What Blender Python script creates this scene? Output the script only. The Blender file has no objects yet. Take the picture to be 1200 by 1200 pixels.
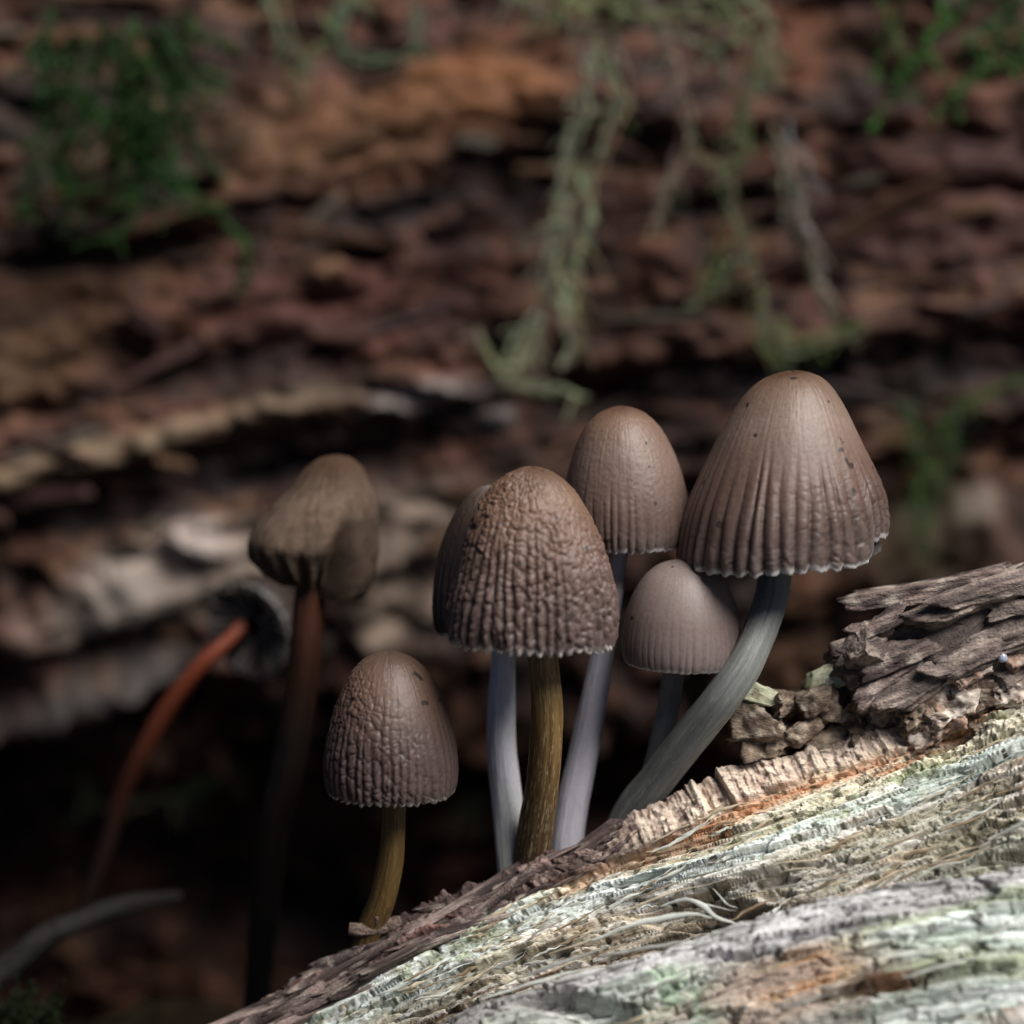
import bpy, bmesh, math, random
import numpy as np
from mathutils import Vector, Matrix

# ------------------------------------------------------------------ camera, light, exposure
# 1 Blender unit = 1 cm (a close-up of small mushrooms on rotten wood)
sc = bpy.context.scene
sc.unit_settings.system = 'METRIC'
sc.unit_settings.scale_length = 0.01
TILT = math.radians(7.0)
FOCUS = 30.0
cam_d = bpy.data.cameras.new('camera')
cam = bpy.data.objects.new('camera', cam_d)
sc.collection.objects.link(cam)
CAM = Vector((0.0, -FOCUS * math.cos(TILT), FOCUS * math.sin(TILT)))
cam.location = CAM
cam.rotation_euler = (math.pi / 2 - TILT, 0, 0)
cam_d.sensor_width = 36
cam_d.lens = 90
cam_d.clip_start = 0.5
cam_d.clip_end = 20000
cam_d.dof.use_dof = True
cam_d.dof.focus_distance = FOCUS + 0.1
cam_d.dof.aperture_fstop = 0.086
sc.camera = cam

SUN_ELEV = math.radians(51)
SUN_AZ = math.radians(46)          # to the right of the camera's back
sun_dir = Vector((math.cos(SUN_ELEV) * math.sin(SUN_AZ), -math.cos(SUN_ELEV) * math.cos(SUN_AZ), math.sin(SUN_ELEV)))
world = bpy.data.worlds.new('World')
sc.world = world
world.use_nodes = True
wn = world.node_tree
sky = wn.nodes.new('ShaderNodeTexSky')
sky.sky_type = 'NISHITA'
sky.sun_disc = False
sky.air_density = 0.2          # clear thin air: deep shade
sky.dust_density = 0.3
sky.sun_elevation = SUN_ELEV
sky.sun_rotation = math.atan2(sun_dir.x, sun_dir.y)
wn.links.new(sky.outputs['Color'], wn.nodes['Background'].inputs['Color'])
wn.nodes['Background'].inputs['Strength'].default_value = 0.05
sun_l = bpy.data.lights.new('sun', 'SUN')
sun_l.energy = 5.0
sun_l.angle = math.radians(38)
sun_l.color = (1.0, 0.97, 0.93)
sun_o = bpy.data.objects.new('sun', sun_l)
sun_o.rotation_euler = sun_dir.to_track_quat('Z', 'Y').to_euler()
sun_o.location = (20, -20, 40)
sc.collection.objects.link(sun_o)
sc.view_settings.view_transform = 'Standard'
sc.view_settings.look = 'None'
sc.view_settings.gamma = 1.0
sc.view_settings.use_curve_mapping = False
sc.view_settings.exposure = 0.32
sc.render.engine = 'CYCLES'
sc.cycles.use_denoising = True
sc.cycles.max_bounces = 5
sc.cycles.diffuse_bounces = 3

# ------------------------------------------------------------------ helpers
rng = random.Random(7)
COL = sc.collection.objects
FWD = Vector((0, math.cos(TILT), -math.sin(TILT)))
UP = Vector((0, math.sin(TILT), math.cos(TILT)))
PXF = 12.0 / 1200 / FOCUS


def P(px, py, Y):
    """the point at depth Y that the photograph shows at (px, py)"""
    d = FWD + Vector((1, 0, 0)) * ((px - 600) * PXF) + UP * ((600 - py) * PXF)
    k = (Y - CAM.y) / d.y
    return CAM + d * k


def pxs(Y):
    """cm per photo pixel at depth Y"""
    return PXF * (Y - CAM.y)


def A(*v):
    return np.array(v, dtype=float)


def hash3(ix, iy, iz, seed):
    h = (ix.astype(np.int64) * 374761393 + iy.astype(np.int64) * 668265263 + iz.astype(np.int64) * 2147483647 + seed * 974711) & 0xFFFFFFFF
    h = ((h ^ (h >> 13)) * 1274126177) & 0xFFFFFFFF
    h = ((h ^ (h >> 16)) * 2246822519) & 0xFFFFFFFF
    h = h ^ (h >> 15)
    return (h & 0xFFFFFF) / float(0xFFFFFF)


def vnoise(x, y, z=0.0, seed=0):
    """smooth value noise in -1..1"""
    x, y, z = np.broadcast_arrays(np.asarray(x, float), np.asarray(y, float), np.asarray(z, float))
    x0, y0, z0 = np.floor(x), np.floor(y), np.floor(z)
    fx, fy, fz = x - x0, y - y0, z - z0
    ux, uy, uz = (f * f * f * (f * (f * 6 - 15) + 10) for f in (fx, fy, fz))
    flat = not np.any(fz) and np.ptp(z0) == 0 if z0.size else True
    r = 0.0
    for dz in ((0,) if flat else (0, 1)):
        wz = 1.0 if flat else (uz if dz else 1 - uz)
        for dy in (0, 1):
            wy = uy if dy else 1 - uy
            for dx in (0, 1):
                wx = ux if dx else 1 - ux
                r = r + wx * wy * wz * hash3(x0 + dx, y0 + dy, z0 + dz, seed)
    return r * 2 - 1


def fbm(x, y, z=0.0, seed=0, octv=4, gain=0.5, lac=2.03):
    a, f, s, n = 1.0, 1.0, 0.0, 0.0
    for o in range(octv):
        s = s + a * vnoise(np.asarray(x) * f + o * 7.3, np.asarray(y) * f + o * 3.1, np.asarray(z) * f, seed + o * 17)
        n += a
        a *= gain
        f *= lac
    return s / n


def ridged(x, y, z=0.0, seed=0, octv=3):
    a, f, s, n = 1.0, 1.0, 0.0, 0.0
    for o in range(octv):
        s = s + a * (1 - np.abs(vnoise(np.asarray(x) * f, np.asarray(y) * f, np.asarray(z) * f, seed + o * 31)) * 2)
        n += a
        a *= 0.5
        f *= 2.1
    return s / n


def worley(x, y, seed=0, jit=0.9):
    """F1, F2, id of the nearest cell (0..1)"""
    x0, y0 = np.floor(x), np.floor(y)
    f1 = np.full(x.shape, 9.0)
    f2 = np.full(x.shape, 9.0)
    cid = np.zeros(x.shape)
    zz = np.zeros(x.shape)
    for dx in (-1, 0, 1):
        for dy in (-1, 0, 1):
            cx, cy = x0 + dx, y0 + dy
            hx = hash3(cx, cy, zz, seed)
            hy = hash3(cx, cy, zz + 1, seed)
            d = np.hypot(cx + 0.5 + (hx - 0.5) * jit - x, cy + 0.5 + (hy - 0.5) * jit - y)
            nid = hash3(cx, cy, zz + 2, seed)
            near = d < f1
            f2 = np.where(near, f1, np.minimum(f2, d))
            cid = np.where(near, nid, cid)
            f1 = np.where(near, d, f1)
    return f1, f2, cid


def sstep(a, b, x):
    t = np.clip((np.asarray(x, float) - a) / (b - a), 0, 1)
    return t * t * (3 - 2 * t)


def mix(a, b, w):
    w = np.asarray(w)[..., None]
    return a * (1 - w) + b * w


def spline(pts, n, by_length=True):
    """Catmull-Rom through pts, n samples evenly by length"""
    p = np.asarray(pts, float)
    if len(p) == 2:
        p = np.array([p[0], (p[0] + p[1]) / 2, p[1]])
    q = np.vstack([2 * p[0] - p[1], p, 2 * p[-1] - p[-2]])
    out = []
    for i in range(1, len(q) - 2):
        t = np.linspace(0, 1, 24, endpoint=False)[:, None]
        a, b, c, d = q[i - 1], q[i], q[i + 1], q[i + 2]
        out.append(0.5 * ((2 * b) + (c - a) * t + (2 * a - 5 * b + 4 * c - d) * t ** 2 + (3 * b - a - 3 * c + d) * t ** 3))
    out.append(p[-1][None])
    c = np.vstack(out)
    if not by_length:
        return c
    L = np.r_[0, np.cumsum(np.linalg.norm(np.diff(c, axis=0), axis=1))]
    s = np.linspace(0, L[-1], n)
    return np.stack([np.interp(s, L, c[:, k]) for k in range(c.shape[1])], 1)


def raw_mesh(name, V, F, col=None, smooth=True):
    """V (n,3), F (m,4) quads or list of polygons"""
    me = bpy.data.meshes.new(name)
    V = np.ascontiguousarray(V, dtype=np.float32)
    if isinstance(F, np.ndarray):
        k = F.shape[1]
        me.vertices.add(len(V))
        me.vertices.foreach_set('co', V.ravel())
        me.loops.add(F.size)
        me.loops.foreach_set('vertex_index', F.astype(np.int32).ravel())
        me.polygons.add(len(F))
        me.polygons.foreach_set('loop_start', (np.arange(len(F)) * k).astype(np.int32))
        me.polygons.foreach_set('loop_total', np.full(len(F), k, np.int32))
    else:
        me.from_pydata(V.tolist(), [], F)
    me.update(calc_edges=True)
    if smooth:
        me.polygons.foreach_set('use_smooth', np.ones(len(me.polygons), bool))
    if col is not None:
        at = me.color_attributes.new('Col', 'FLOAT_COLOR', 'POINT')
        c4 = np.ones((len(V), 4), np.float32)
        c4[:, :3] = np.clip(col, 0.002, 1)
        at.data.foreach_set('color', c4.ravel())
    me.validate()
    return me


def grid_mesh(name, G, col=None, wrap=False, flip=False):
    n, m, _ = G.shape
    idx = np.arange(n * m).reshape(n, m)
    if wrap:
        idx = np.hstack([idx, idx[:, :1]])
    F = np.stack([idx[:-1, :-1], idx[:-1, 1:], idx[1:, 1:], idx[1:, :-1]], -1).reshape(-1, 4)
    if flip:
        F = F[:, ::-1]
    return raw_mesh(name, G.reshape(-1, 3), F, None if col is None else col.reshape(-1, 3))


def link(name, me, mat, parent=None):
    o = bpy.data.objects.new(name, me)
    COL.link(o)
    if mat is not None and not me.materials:
        me.materials.append(mat)
    if parent is not None:
        o.parent = parent
    return o


def tag(o, label=None, cat=None, group=None, kind=None):
    for k, v in (('label', label), ('category', cat), ('group', group), ('kind', kind)):
        if v:
            o[k] = v
    return o


def thing(name, loc, label, cat, group=None):
    o = bpy.data.objects.new(name, None)
    o.location = loc
    o.empty_display_size = 0.3
    COL.link(o)
    return tag(o, label, cat, group)


def child(name, me, mat, root):
    """a part whose mesh is given in world coordinates"""
    o = link(name, me, mat, root)
    o.matrix_parent_inverse = Matrix.Translation(-Vector(root.location)) if root.parent is None else Matrix()
    return o


def tube(pts, radii, ns, nt, flat=1.0, jitter=0.0, seed=0, up=(0, -1, 0)):
    """grid (nt, ns, 3) of a tube along a spline; also the angle and length params"""
    c = spline(pts, nt)
    T = np.gradient(c, axis=0)
    T /= np.linalg.norm(T, axis=1)[:, None]
    U = np.tile(np.array(up, float), (nt, 1))
    S = np.cross(T, U)
    S /= np.linalg.norm(S, axis=1)[:, None] + 1e-9
    U = np.cross(S, T)
    r = np.interp(np.linspace(0, 1, nt), np.linspace(0, 1, len(radii)), radii)
    th = np.linspace(0, 2 * math.pi, ns, endpoint=False)
    TH, V = np.meshgrid(th, np.linspace(0, 1, nt))
    R = np.repeat(r[:, None], ns, 1)
    if jitter:
        R = R * (1 + jitter * fbm(np.cos(TH) * 1.7, np.sin(TH) * 1.7 + 5, V * 9, seed, 3))
    G = c[:, None] + S[:, None] * (np.sin(TH) * R)[..., None] + U[:, None] * (np.cos(TH) * R * flat)[..., None]
    return G, TH, V


def closed_tube(name, G, col):
    """tube grid with its two ends closed"""
    n, m, _ = G.shape
    V = np.vstack([G.reshape(-1, 3), G[0].mean(0), G[-1].mean(0)])
    c = np.vstack([col.reshape(-1, 3), col[0].mean(0), col[-1].mean(0)])
    idx = np.arange(n * m).reshape(n, m)
    idx = np.hstack([idx, idx[:, :1]])
    F = np.stack([idx[:-1, :-1], idx[:-1, 1:], idx[1:, 1:], idx[1:, :-1]], -1).reshape(-1, 4)
    e0 = np.stack([idx[0, 1:], idx[0, :-1], np.full(m, n * m), np.full(m, n * m)], -1)
    e1 = np.stack([idx[-1, :-1], idx[-1, 1:], np.full(m, n * m + 1), np.full(m, n * m + 1)], -1)
    polys = F.tolist() + [e[:3].tolist() for e in e0] + [e[:3].tolist() for e in e1]
    return raw_mesh(name, V, polys, c)


# ------------------------------------------------------------------ materials
def material(name, rough=0.6, spec=0.4, grain=30.0, stretch=(1, 1, 1), tint=0.35, bump=0.3, dist=0.02,
             fine=120.0, sss=0.0, sss_radius=(1, .6, .4), base=None, sheen=0.0, coat=0.0):
    m = bpy.data.materials.new(name)
    m.use_nodes = True
    nt = m.node_tree
    N, L = nt.nodes, nt.links
    b = N['Principled BSDF']
    tc = N.new('ShaderNodeTexCoord')
    mp = N.new('ShaderNodeMapping')
    mp.inputs['Scale'].default_value = stretch
    L.new(tc.outputs['Object'], mp.inputs['Vector'])
    n1 = N.new('ShaderNodeTexNoise')
    n1.inputs['Scale'].default_value = grain
    n1.inputs['Detail'].default_value = 5
    n1.inputs['Roughness'].default_value = 0.65
    L.new(mp.outputs['Vector'], n1.inputs['Vector'])
    n2 = N.new('ShaderNodeTexNoise')
    n2.inputs['Scale'].default_value = fine
    n2.inputs['Detail'].default_value = 3
    L.new(mp.outputs['Vector'], n2.inputs['Vector'])
    if base is None:
        at = N.new('ShaderNodeAttribute')
        at.attribute_name = 'Col'
        src = at.outputs['Color']
    else:
        rgb = N.new('ShaderNodeRGB')
        rgb.outputs[0].default_value = (*base, 1)
        src = rgb.outputs[0]
    mr = N.new('ShaderNodeMapRange')
    mr.inputs['From Min'].default_value = 0.3
    mr.inputs['From Max'].default_value = 0.7
    mr.inputs['To Min'].default_value = 1 - tint
    mr.inputs['To Max'].default_value = 1 + tint
    L.new(n1.outputs['Fac'], mr.inputs['Value'])
    mx = N.new('ShaderNodeMix')
    mx.data_type = 'RGBA'
    mx.blend_type = 'MULTIPLY'
    mx.inputs[0].default_value = 1.0
    L.new(src, mx.inputs[6])
    L.new(mr.outputs['Result'], mx.inputs[7])
    L.new(mx.outputs[2], b.inputs['Base Color'])
    ad = N.new('ShaderNodeMath')
    ad.operation = 'ADD'
    L.new(n1.outputs['Fac'], ad.inputs[0])
    L.new(n2.outputs['Fac'], ad.inputs[1])
    bp = N.new('ShaderNodeBump')
    bp.inputs['Strength'].default_value = bump
    bp.inputs['Distance'].default_value = dist
    L.new(ad.outputs[0], bp.inputs['Height'])
    L.new(bp.outputs['Normal'], b.inputs['Normal'])
    rr = N.new('ShaderNodeMapRange')
    rr.inputs['To Min'].default_value = max(0.05, rough - 0.12)
    rr.inputs['To Max'].default_value = min(1.0, rough + 0.12)
    L.new(n2.outputs['Fac'], rr.inputs['Value'])
    L.new(rr.outputs['Result'], b.inputs['Roughness'])
    b.inputs['Specular IOR Level'].default_value = spec
    if sss:
        b.inputs['Subsurface Weight'].default_value = sss
        b.inputs['Subsurface Radius'].default_value = sss_radius
        b.inputs['Subsurface Scale'].default_value = 0.08
    if coat:
        b.inputs['Coat Weight'].default_value = coat
        b.inputs['Coat Roughness'].default_value = 0.45
    return m


M_CAP = material('cap_skin', rough=0.52, spec=0.5, coat=.03, grain=24, tint=0.14, bump=0.2, dist=0.008, fine=110)
M_STEM = material('stem_flesh', rough=0.5, spec=0.35, grain=40, stretch=(1, 1, .18), tint=0.14, bump=0.4, dist=0.008, sss=0.25, sss_radius=(.8, .75, .8))
M_GILL = material('gill_flesh', rough=0.8, spec=0.1, grain=30, tint=0.2, bump=0.2, dist=0.01)
M_WOOD = material('rotten_wood', rough=0.8, spec=0.22, grain=16, stretch=(.45, 1, 1), tint=0.34, bump=0.55, dist=0.03, fine=60)
M_BARK = material('old_bark', rough=0.75, spec=0.3, grain=14, stretch=(.5, 1, 1), tint=0.4, bump=0.7, dist=0.04, fine=45)
M_LOG = material('red_rotten_wood', rough=0.75, spec=0.3, grain=5, stretch=(.4, 1, 1), tint=0.4, bump=0.6, dist=0.06, fine=18)
M_MOSS = material('moss', rough=0.8, spec=0.15, grain=6, tint=0.35, bump=0.1, dist=0.01)
M_SOIL = material('forest_soil', rough=0.95, spec=0.05, grain=2.2, tint=0.5, bump=0.8, dist=0.15, fine=9)
M_FIBRE = material('dry_fibre', rough=0.7, spec=0.2, grain=25, stretch=(.3, 1, 1), tint=0.2, bump=0.2, dist=0.01)

# ------------------------------------------------------------------ ground
def build_ground():
    # fine sheet under the logs, growing coarser to the horizon
    def axis(lim, near, k):
        a = np.linspace(-near, near, k)
        b = near * np.power(lim / near, np.linspace(0, 1, 26))[1:]
        return np.r_[-b[::-1], a, b]
    x, y = axis(9000, 26, 180), axis(9000, 26, 180)
    X, Y = np.meshgrid(x, y)
    Z = -12.2 + 0.35 * fbm(X * .35, Y * .35, seed=4) + 0.18 * fbm(X * 1.7, Y * 1.7, seed=5)
    # soil bank that carries the slender mushrooms in the crevice
    w = np.exp(-((X + 4.6) / 3.2) ** 2 - ((Y - 4.6) / 2.2) ** 2)
    Z = Z + w * (5.0 + .5 * fbm(X * 1.1, Y * 1.1, seed=8))
    w2 = np.exp(-((X - 1.2) / 5.0) ** 2 - ((Y - 3.2) / 1.9) ** 2)
    Z = np.maximum(Z, -12 + w2 * 5.6)
    n = fbm(X * .9, Y * .9, seed=9) * .5 + .5
    col = mix(A(.010, .0075, .005), A(.022, .015, .009), sstep(.3, .75, n))
    moss = sstep(.55, .75, fbm(X * .5, Y * .5, seed=12) * .5 + .5)
    col = mix(col, A(.012, .02, .006), moss * .8)
    g = link('ground', grid_mesh('ground', np.stack([X, Y, Z], -1), col, flip=False), M_SOIL)
    g['kind'] = 'structure'
    g['label'] = 'dark forest soil under and around the logs'


build_ground()

# ------------------------------------------------------------------ the fallen log behind
SHEAR = 0.10
BACK = 2.3          # how far the log stands behind its first mark
YB = 7.2 + BACK
PROFILE = [(13.2, -14.0), (13.0, -11), (12.4, -8), (11.4, -6), (9.9, -4.4), (8.5, -3.4), (7.5, -2.6), (7.0, -1.5), (7.0, .8),
           (7.3, 3), (8.0, 5.4), (9.2, 8), (11.4, 10.2), (15, 12), (20, 12.4), (26, 10), (30, 3), (31, -14)]
PROFILE = [(a + BACK, b) for a, b in PROFILE]


def blob(X, Z, px, py, rx, ry, ang=8.0):
    """soft patch of wood round the place (px, py), long axis along the grain"""
    c = P(px, py, YB)
    s = pxs(YB)
    a = math.radians(ang)
    dx, dz = X - c.x, Z - c.z
    u = (dx * math.cos(a) + dz * math.sin(a)) / (rx * s)
    v = (-dx * math.sin(a) + dz * math.cos(a)) / (ry * s)
    return np.exp(-(u * u + v * v) ** 1.5)


# patches of differently rotted wood, and crevices with their shade put into the colour: colour, strength, place, half sizes, angle, how proud they stand
PATCHES = [((.62, .55, .46), 1, 380, 640, 260, 26, 12, .15), ((.48, .22, .085), .95, 560, 110, 95, 48, 8, .3), ((.36, .19, .09), .8, 420, 160, 150, 55, 8, .1), ((.23, .095, .035), .85, 620, 40, 80, 32, 6, .1),
           ((.24, .09, .032), .9, 950, 40, 60, 55, 8, 0), ((.26, .16, .08), .85, 60, 410, 110, 42, 26, .1), ((.24, .135, .07), .7, 120, 330, 130, 34, 8, 0),
           ((.19, .075, .055), .85, 400, 365, 190, 60, 8, 0), ((.19, .085, .07), .85, 1090, 230, 150, 90, 8, .1), ((.23, .125, .09), .9, 950, 390, 230, 26, 6, .2),
           ((.045, .033, .036), .95, 960, 450, 260, 34, 6, -.3), ((.04, .030, .032), .95, 220, 560, 260, 40, 12, -.3), ((.04, .03, .03), .8, 260, 430, 120, 26, 12, -.2),
           ((.46, .37, .25), 1, 200, 505, 200, 17, 13, .35), ((.42, .33, .22), 1, 10, 555, 130, 20, 12, .35), ((.85, .84, .83), 1, 490, 462, 60, 15, 8, .3),
           ((.8, .8, .78), 1, 560, 490, 30, 13, 8, .3), ((.68, .62, .54), 1, 190, 660, 150, 30, 16, .15), ((.9, .87, .83), 1, 245, 628, 34, 16, 14, .25), ((.8, .77, .7), .9, 150, 680, 40, 20, 14, .2),
           ((.6, .51, .41), .95, 490, 610, 80, 48, 12, .1), ((.58, .5, .4), .9, 480, 680, 90, 18, 14, .1), ((.2, .2, .19), .9, 90, 765, 160, 16, 16, .4), ((.21, .125, .095), .9, 1140, 600, 110, 36, 8, .3),
           ((.30, .15, .08), .8, 1065, 520, 40, 30, 8, .1), ((.32, .12, .06), .8, 1190, 640, 60, 22, 10, .2), ((.42, .36, .30), .9, 1150, 568, 26, 12, 10, .2), ((.05, .075, .02), .5, 1090, 560, 60, 110, 8, 0),
           ((.035, .05, .018), .6, 150, 170, 130, 110, 8, -.1), ((.02, .013, .011), .95, 620, 215, 40, 60, 0, -.7), ((.02, .014, .012), .95, 1000, 60, 30, 40, 0, -.4), ((.02, .014, .012), .9, 700, 170, 60, 30, 0, -.4),
           ((.03, .02, .02), .9, 120, 300, 140, 16, 6, -.4), ((.025, .018, .016), .9, 380, 545, 120, 18, 8, -.5), ((.16, .07, .035), .8, 500, 760, 120, 26, 10, .3), ((.13, .07, .04), .8, 690, 870, 70, 40, 6, .3),
           ((.10, .05, .025), .6, 880, 830, 80, 30, 8, .3), ((.12, .05, .025), .7, 130, 850, 120, 30, 14, .2), ((.38, .21, .11), .9, 268, 224, 16, 14, 0, .3), ((.36, .22, .12), .9, 380, 322, 30, 14, 20, .3)]


def log_height(X, S):
    """relief of the rotten wood; X along the grain, S round the log"""
    w = S + .4 * fbm(X * .22, S * .45, seed=41) + .12 * fbm(X * 1.1, S * 1.5, seed=43)
    lay = vnoise(X * .12, w * .7, seed=45)
    terr = np.round((w * .6 + lay * .9)) / .6
    step = vnoise(X * .1 + 3, terr * 3.7, seed=46) * .22
    f1, f2, cid = worley(X * .5 + .9 * fbm(X * .8, S, seed=48), w * 1.6 + .4 * fbm(X * 1.2, S * 1.2, seed=53), seed=47)
    chunk = (cid - .5) * .28 - .10 * (1 - sstep(0, .3, f2 - f1))
    g1, g2, gid = worley(X * 2.1, w * 3.8 + .5 * fbm(X, S * 2, seed=54), seed=52)
    crumb = (gid - .5) * .20
    fib = .15 * fbm(X * .9, w * 4.5, seed=49, octv=5, gain=.6) + .26 * fbm(X * 1.7, S * 2.2, seed=149, octv=4, gain=.6)
    gap = -.5 * sstep(.66, .95, ridged(X * .15, w * .6, seed=50, octv=2))
    big = .45 * fbm(X * .25, S * .35, seed=51, octv=2)
    return step + chunk + crumb + fib + gap + big, cid, gid, w


def build_back_log():
    prof = spline([(0, a, b) for a, b in PROFILE], 1400)[:, 1:]
    L = np.r_[0, np.cumsum(np.linalg.norm(np.diff(prof, axis=0), axis=1))]
    # dense where the picture looks, coarse over the top and behind
    s = np.r_[np.arange(0, 26, .075), np.arange(26, L[-1], .5), L[-1]]
    PY, PZ = np.interp(s, L, prof[:, 0]), np.interp(s, L, prof[:, 1])
    ty, tz = np.gradient(PY, s), np.gradient(PZ, s)
    x = np.r_[np.arange(-36, -11, .6), np.arange(-11, 11, .075), np.arange(11, 36, .6)]
    X, S = np.meshgrid(x, s)
    h, cid, gid, w = log_height(X, S)
    n1 = fbm(X * .35, w * 1.1, seed=61) * .5 + .5
    n2 = fbm(X * .7, w * 2.2, seed=62) * .5 + .5
    Zflat = PZ[:, None] + SHEAR * X
    col = mix(A(.060, .030, .024), A(.165, .075, .050), sstep(.3, .7, n1))
    col = mix(col, A(.055, .036, .036), sstep(.5, .66, n2) * .75)
    col = mix(col, A(.30, .155, .075), sstep(.74, .9, cid) * .6)
    col = mix(col, A(.24, .12, .09), sstep(.80, .95, gid) * .6)
    col = mix(col, A(.022, .015, .013), sstep(.3, .1, gid) * .7)
    mot = fbm(X * 1.5, S * 2.3, seed=66, octv=4, gain=.6) * .5 + .5
    col = mix(col, A(.30, .14, .085), sstep(.52, .68, mot) * .75)
    col = mix(col, A(.04, .022, .018), sstep(.46, .32, mot) * .7)
    col = mix(col, A(.42, .25, .14), sstep(.64, .8, fbm(X * .9, w * 2.6, seed=64, octv=4) * .5 + .5) * .9)
    col = mix(col, A(.016, .011, .010), sstep(.58, .72, fbm(X * .4, w * 1.8, seed=65, octv=4) * .5 + .5) * .85)
    front = (S < 27)
    for c, a, px, py, rx, ry, ang, up in PATCHES:
        m = np.clip(blob(X + .25 * (n2 - .5) * 4, Zflat + .3 * (n1 - .5), px, py, rx, ry, ang) * 1.25, 0, 1) * front
        h = h * (1 - .25 * m) + up * m
        col = mix(col, A(*c), m * a * (.5 + .5 * sstep(.2, .6, n2 * .4 + gid * .6)))
    NY, NZ = -tz[:, None], ty[:, None]
    nl = np.hypot(NY, NZ)
    NY, NZ = NY / nl, NZ / nl
    Yv = PY[:, None] + NY * h
    Z0 = PZ[:, None] + NZ * h
    reach = 1 + (.4 + .55 * sstep(-5.5, .5, X)) * (S < 27)
    Z1 = np.where(Z0 < -1.2, -1.2 + (Z0 + 1.2) * reach, Z0)
    Zv = Z1 + SHEAR * X
    col = col * A(.38, .33, .315)
    root = thing('fallen_log', (0, 16 + BACK, -13.5), 'large rotten reddish-brown fallen log lying behind the mushrooms', 'log')
    child('body', grid_mesh('log_body', np.stack([X, Yv, Zv], -1), col, flip=True), M_LOG, root)

    # loose chips and fibre strips of wood on its face
    def wood_piece(seed, lx, ly, lz):
        r = random.Random(seed)
        bm = bmesh.new()
        bmesh.ops.create_cube(bm, size=1)
        bmesh.ops.subdivide_edges(bm, edges=[e for e in bm.edges if abs(e.verts[0].co.x - e.verts[1].co.x) > .5], cuts=3)
        for v in bm.verts:
            k = 1 - .55 * abs(v.co.x * 2) ** 2 * r.uniform(.4, 1)
            v.co = Vector((v.co.x * lx + r.uniform(-.06, .06) * lx, v.co.y * ly * k + r.uniform(-.12, .12) * ly, v.co.z * lz * k + r.uniform(-.16, .16) * lz))
        me = bpy.data.meshes.new('wood_chip')
        bm.to_mesh(me)
        bm.free()
        return me
    cols = [(.045, .02, .015), (.07, .035, .02), (.026, .016, .015), (.10, .053, .028), (.055, .027, .023), (.075, .06, .045)]
    mats = [material('wood_chip_tone', rough=.75, spec=.25, grain=7, stretch=(.4, 1, 1), tint=.4, bump=.5, dist=.04, fine=20, base=c) for c in cols]
    protos = []
    for i, m in enumerate(mats):
        for k in range(3):
            me = wood_piece(100 + i * 5 + k, 1, .3, .34)
            me.materials.append(m)
            protos.append(me)
    r = random.Random(5)
    n = 0
    while n < 110:
        px, py = r.uniform(-60, 1260), r.uniform(-30, 760)
        c = P(px, py, YB)
        zz = c.z - SHEAR * c.x
        j = int(np.argmin(np.abs(PZ[:346] - zz)))
        hh = float(log_height(np.array([[c.x]]), np.array([[s[j]]]))[0][0, 0])
        o = link('wood_chip', r.choice(protos), None)
        L1 = r.uniform(.5, 2.6)
        o.scale = (L1, r.uniform(.4, .9), r.uniform(.25, .7))
        o.rotation_euler = (r.uniform(-.5, .5), math.radians(-8) + r.gauss(0, .3), r.gauss(0, .15))
        o.location = Vector((c.x, PY[j] - hh + .02, c.z))
        o.parent = root
        o.matrix_parent_inverse = Matrix.Translation(-Vector(root.location))
        n += 1
    return root


build_back_log()

# ------------------------------------------------------------------ the split log in front
CREST = [(60, 1330), (160, 1265), (280, 1198), (350, 1158), (420, 1118), (470, 1080), (540, 1050), (620, 1020), (700, 988), (760, 950), (840, 905),
         (950, 880), (1060, 850), (1150, 800), (1300, 735), (1500, 650), (1750, 560)]
# where the layers of the broken face meet, from the bark down to the soft brown rot
LX = [100, 280, 430, 520, 600, 680, 740, 820, 900, 1000, 1060, 1120, 1200, 1500]
LINES = [[1335, 1235, 1150, 1095, 1058, 1025, 1000, 962, 925, 897, 880, 850, 805, 650],
         [1338, 1238, 1153, 1098, 1061, 1034, 1022, 990, 952, 914, 894, 868, 822, 670],
         [1340, 1240, 1156, 1101, 1064, 1042, 1032, 1012, 985, 945, 922, 898, 862, 715],
         [1370, 1270, 1190, 1142, 1104, 1072, 1052, 1028, 1005, 970, 946, 922, 890, 750],
         [1410, 1310, 1222, 1172, 1138, 1108, 1086, 1062, 1050, 1022, 1012, 998, 968, 830]]
BX = [280, 450, 600, 750, 900, 1000, 1100, 1250]
BANDS = [[40, 60, 36, 36, 44, 42, 30, 30]]
K_T = .88 / 82


def crest_depth(px):
    return np.interp(px, [0, 600, 1000, 1400], [.25, .25, .15, .1])


def split_surface(px, T):
    """position and normal on the un-displaced log face; px = picture column of the crest, T = cm down the face"""
    c = np.array([tuple(P(a, b, float(crest_depth(a)))) for a, b in CREST])
    c = spline(c, 3000)
    pxx = np.interp(c[:, 0], [P(a, b, .2).x for a, b in CREST], [a for a, b in CREST])
    C = np.stack([np.interp(px, pxx, c[:, k]) for k in range(3)], -1)
    D = A(.36, -.70, -.62)
    B = A(-.25, .62, -.74)
    t = T[..., None]
    tp = np.clip(t, 0, None)
    tn = np.clip(-t, 0, None)
    pos = C + tp * D + tn * B - np.minimum(tp, .5) ** 2 * 0
    nf = A(-.34, -.70, .63)
    nb = A(-.1, .72, .68)
    w = sstep(-.25, .12, T)[..., None]
    nn = nb * (1 - w) + nf * w
    nn = nn / np.linalg.norm(nn, axis=-1, keepdims=True)
    return pos, nn


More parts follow.
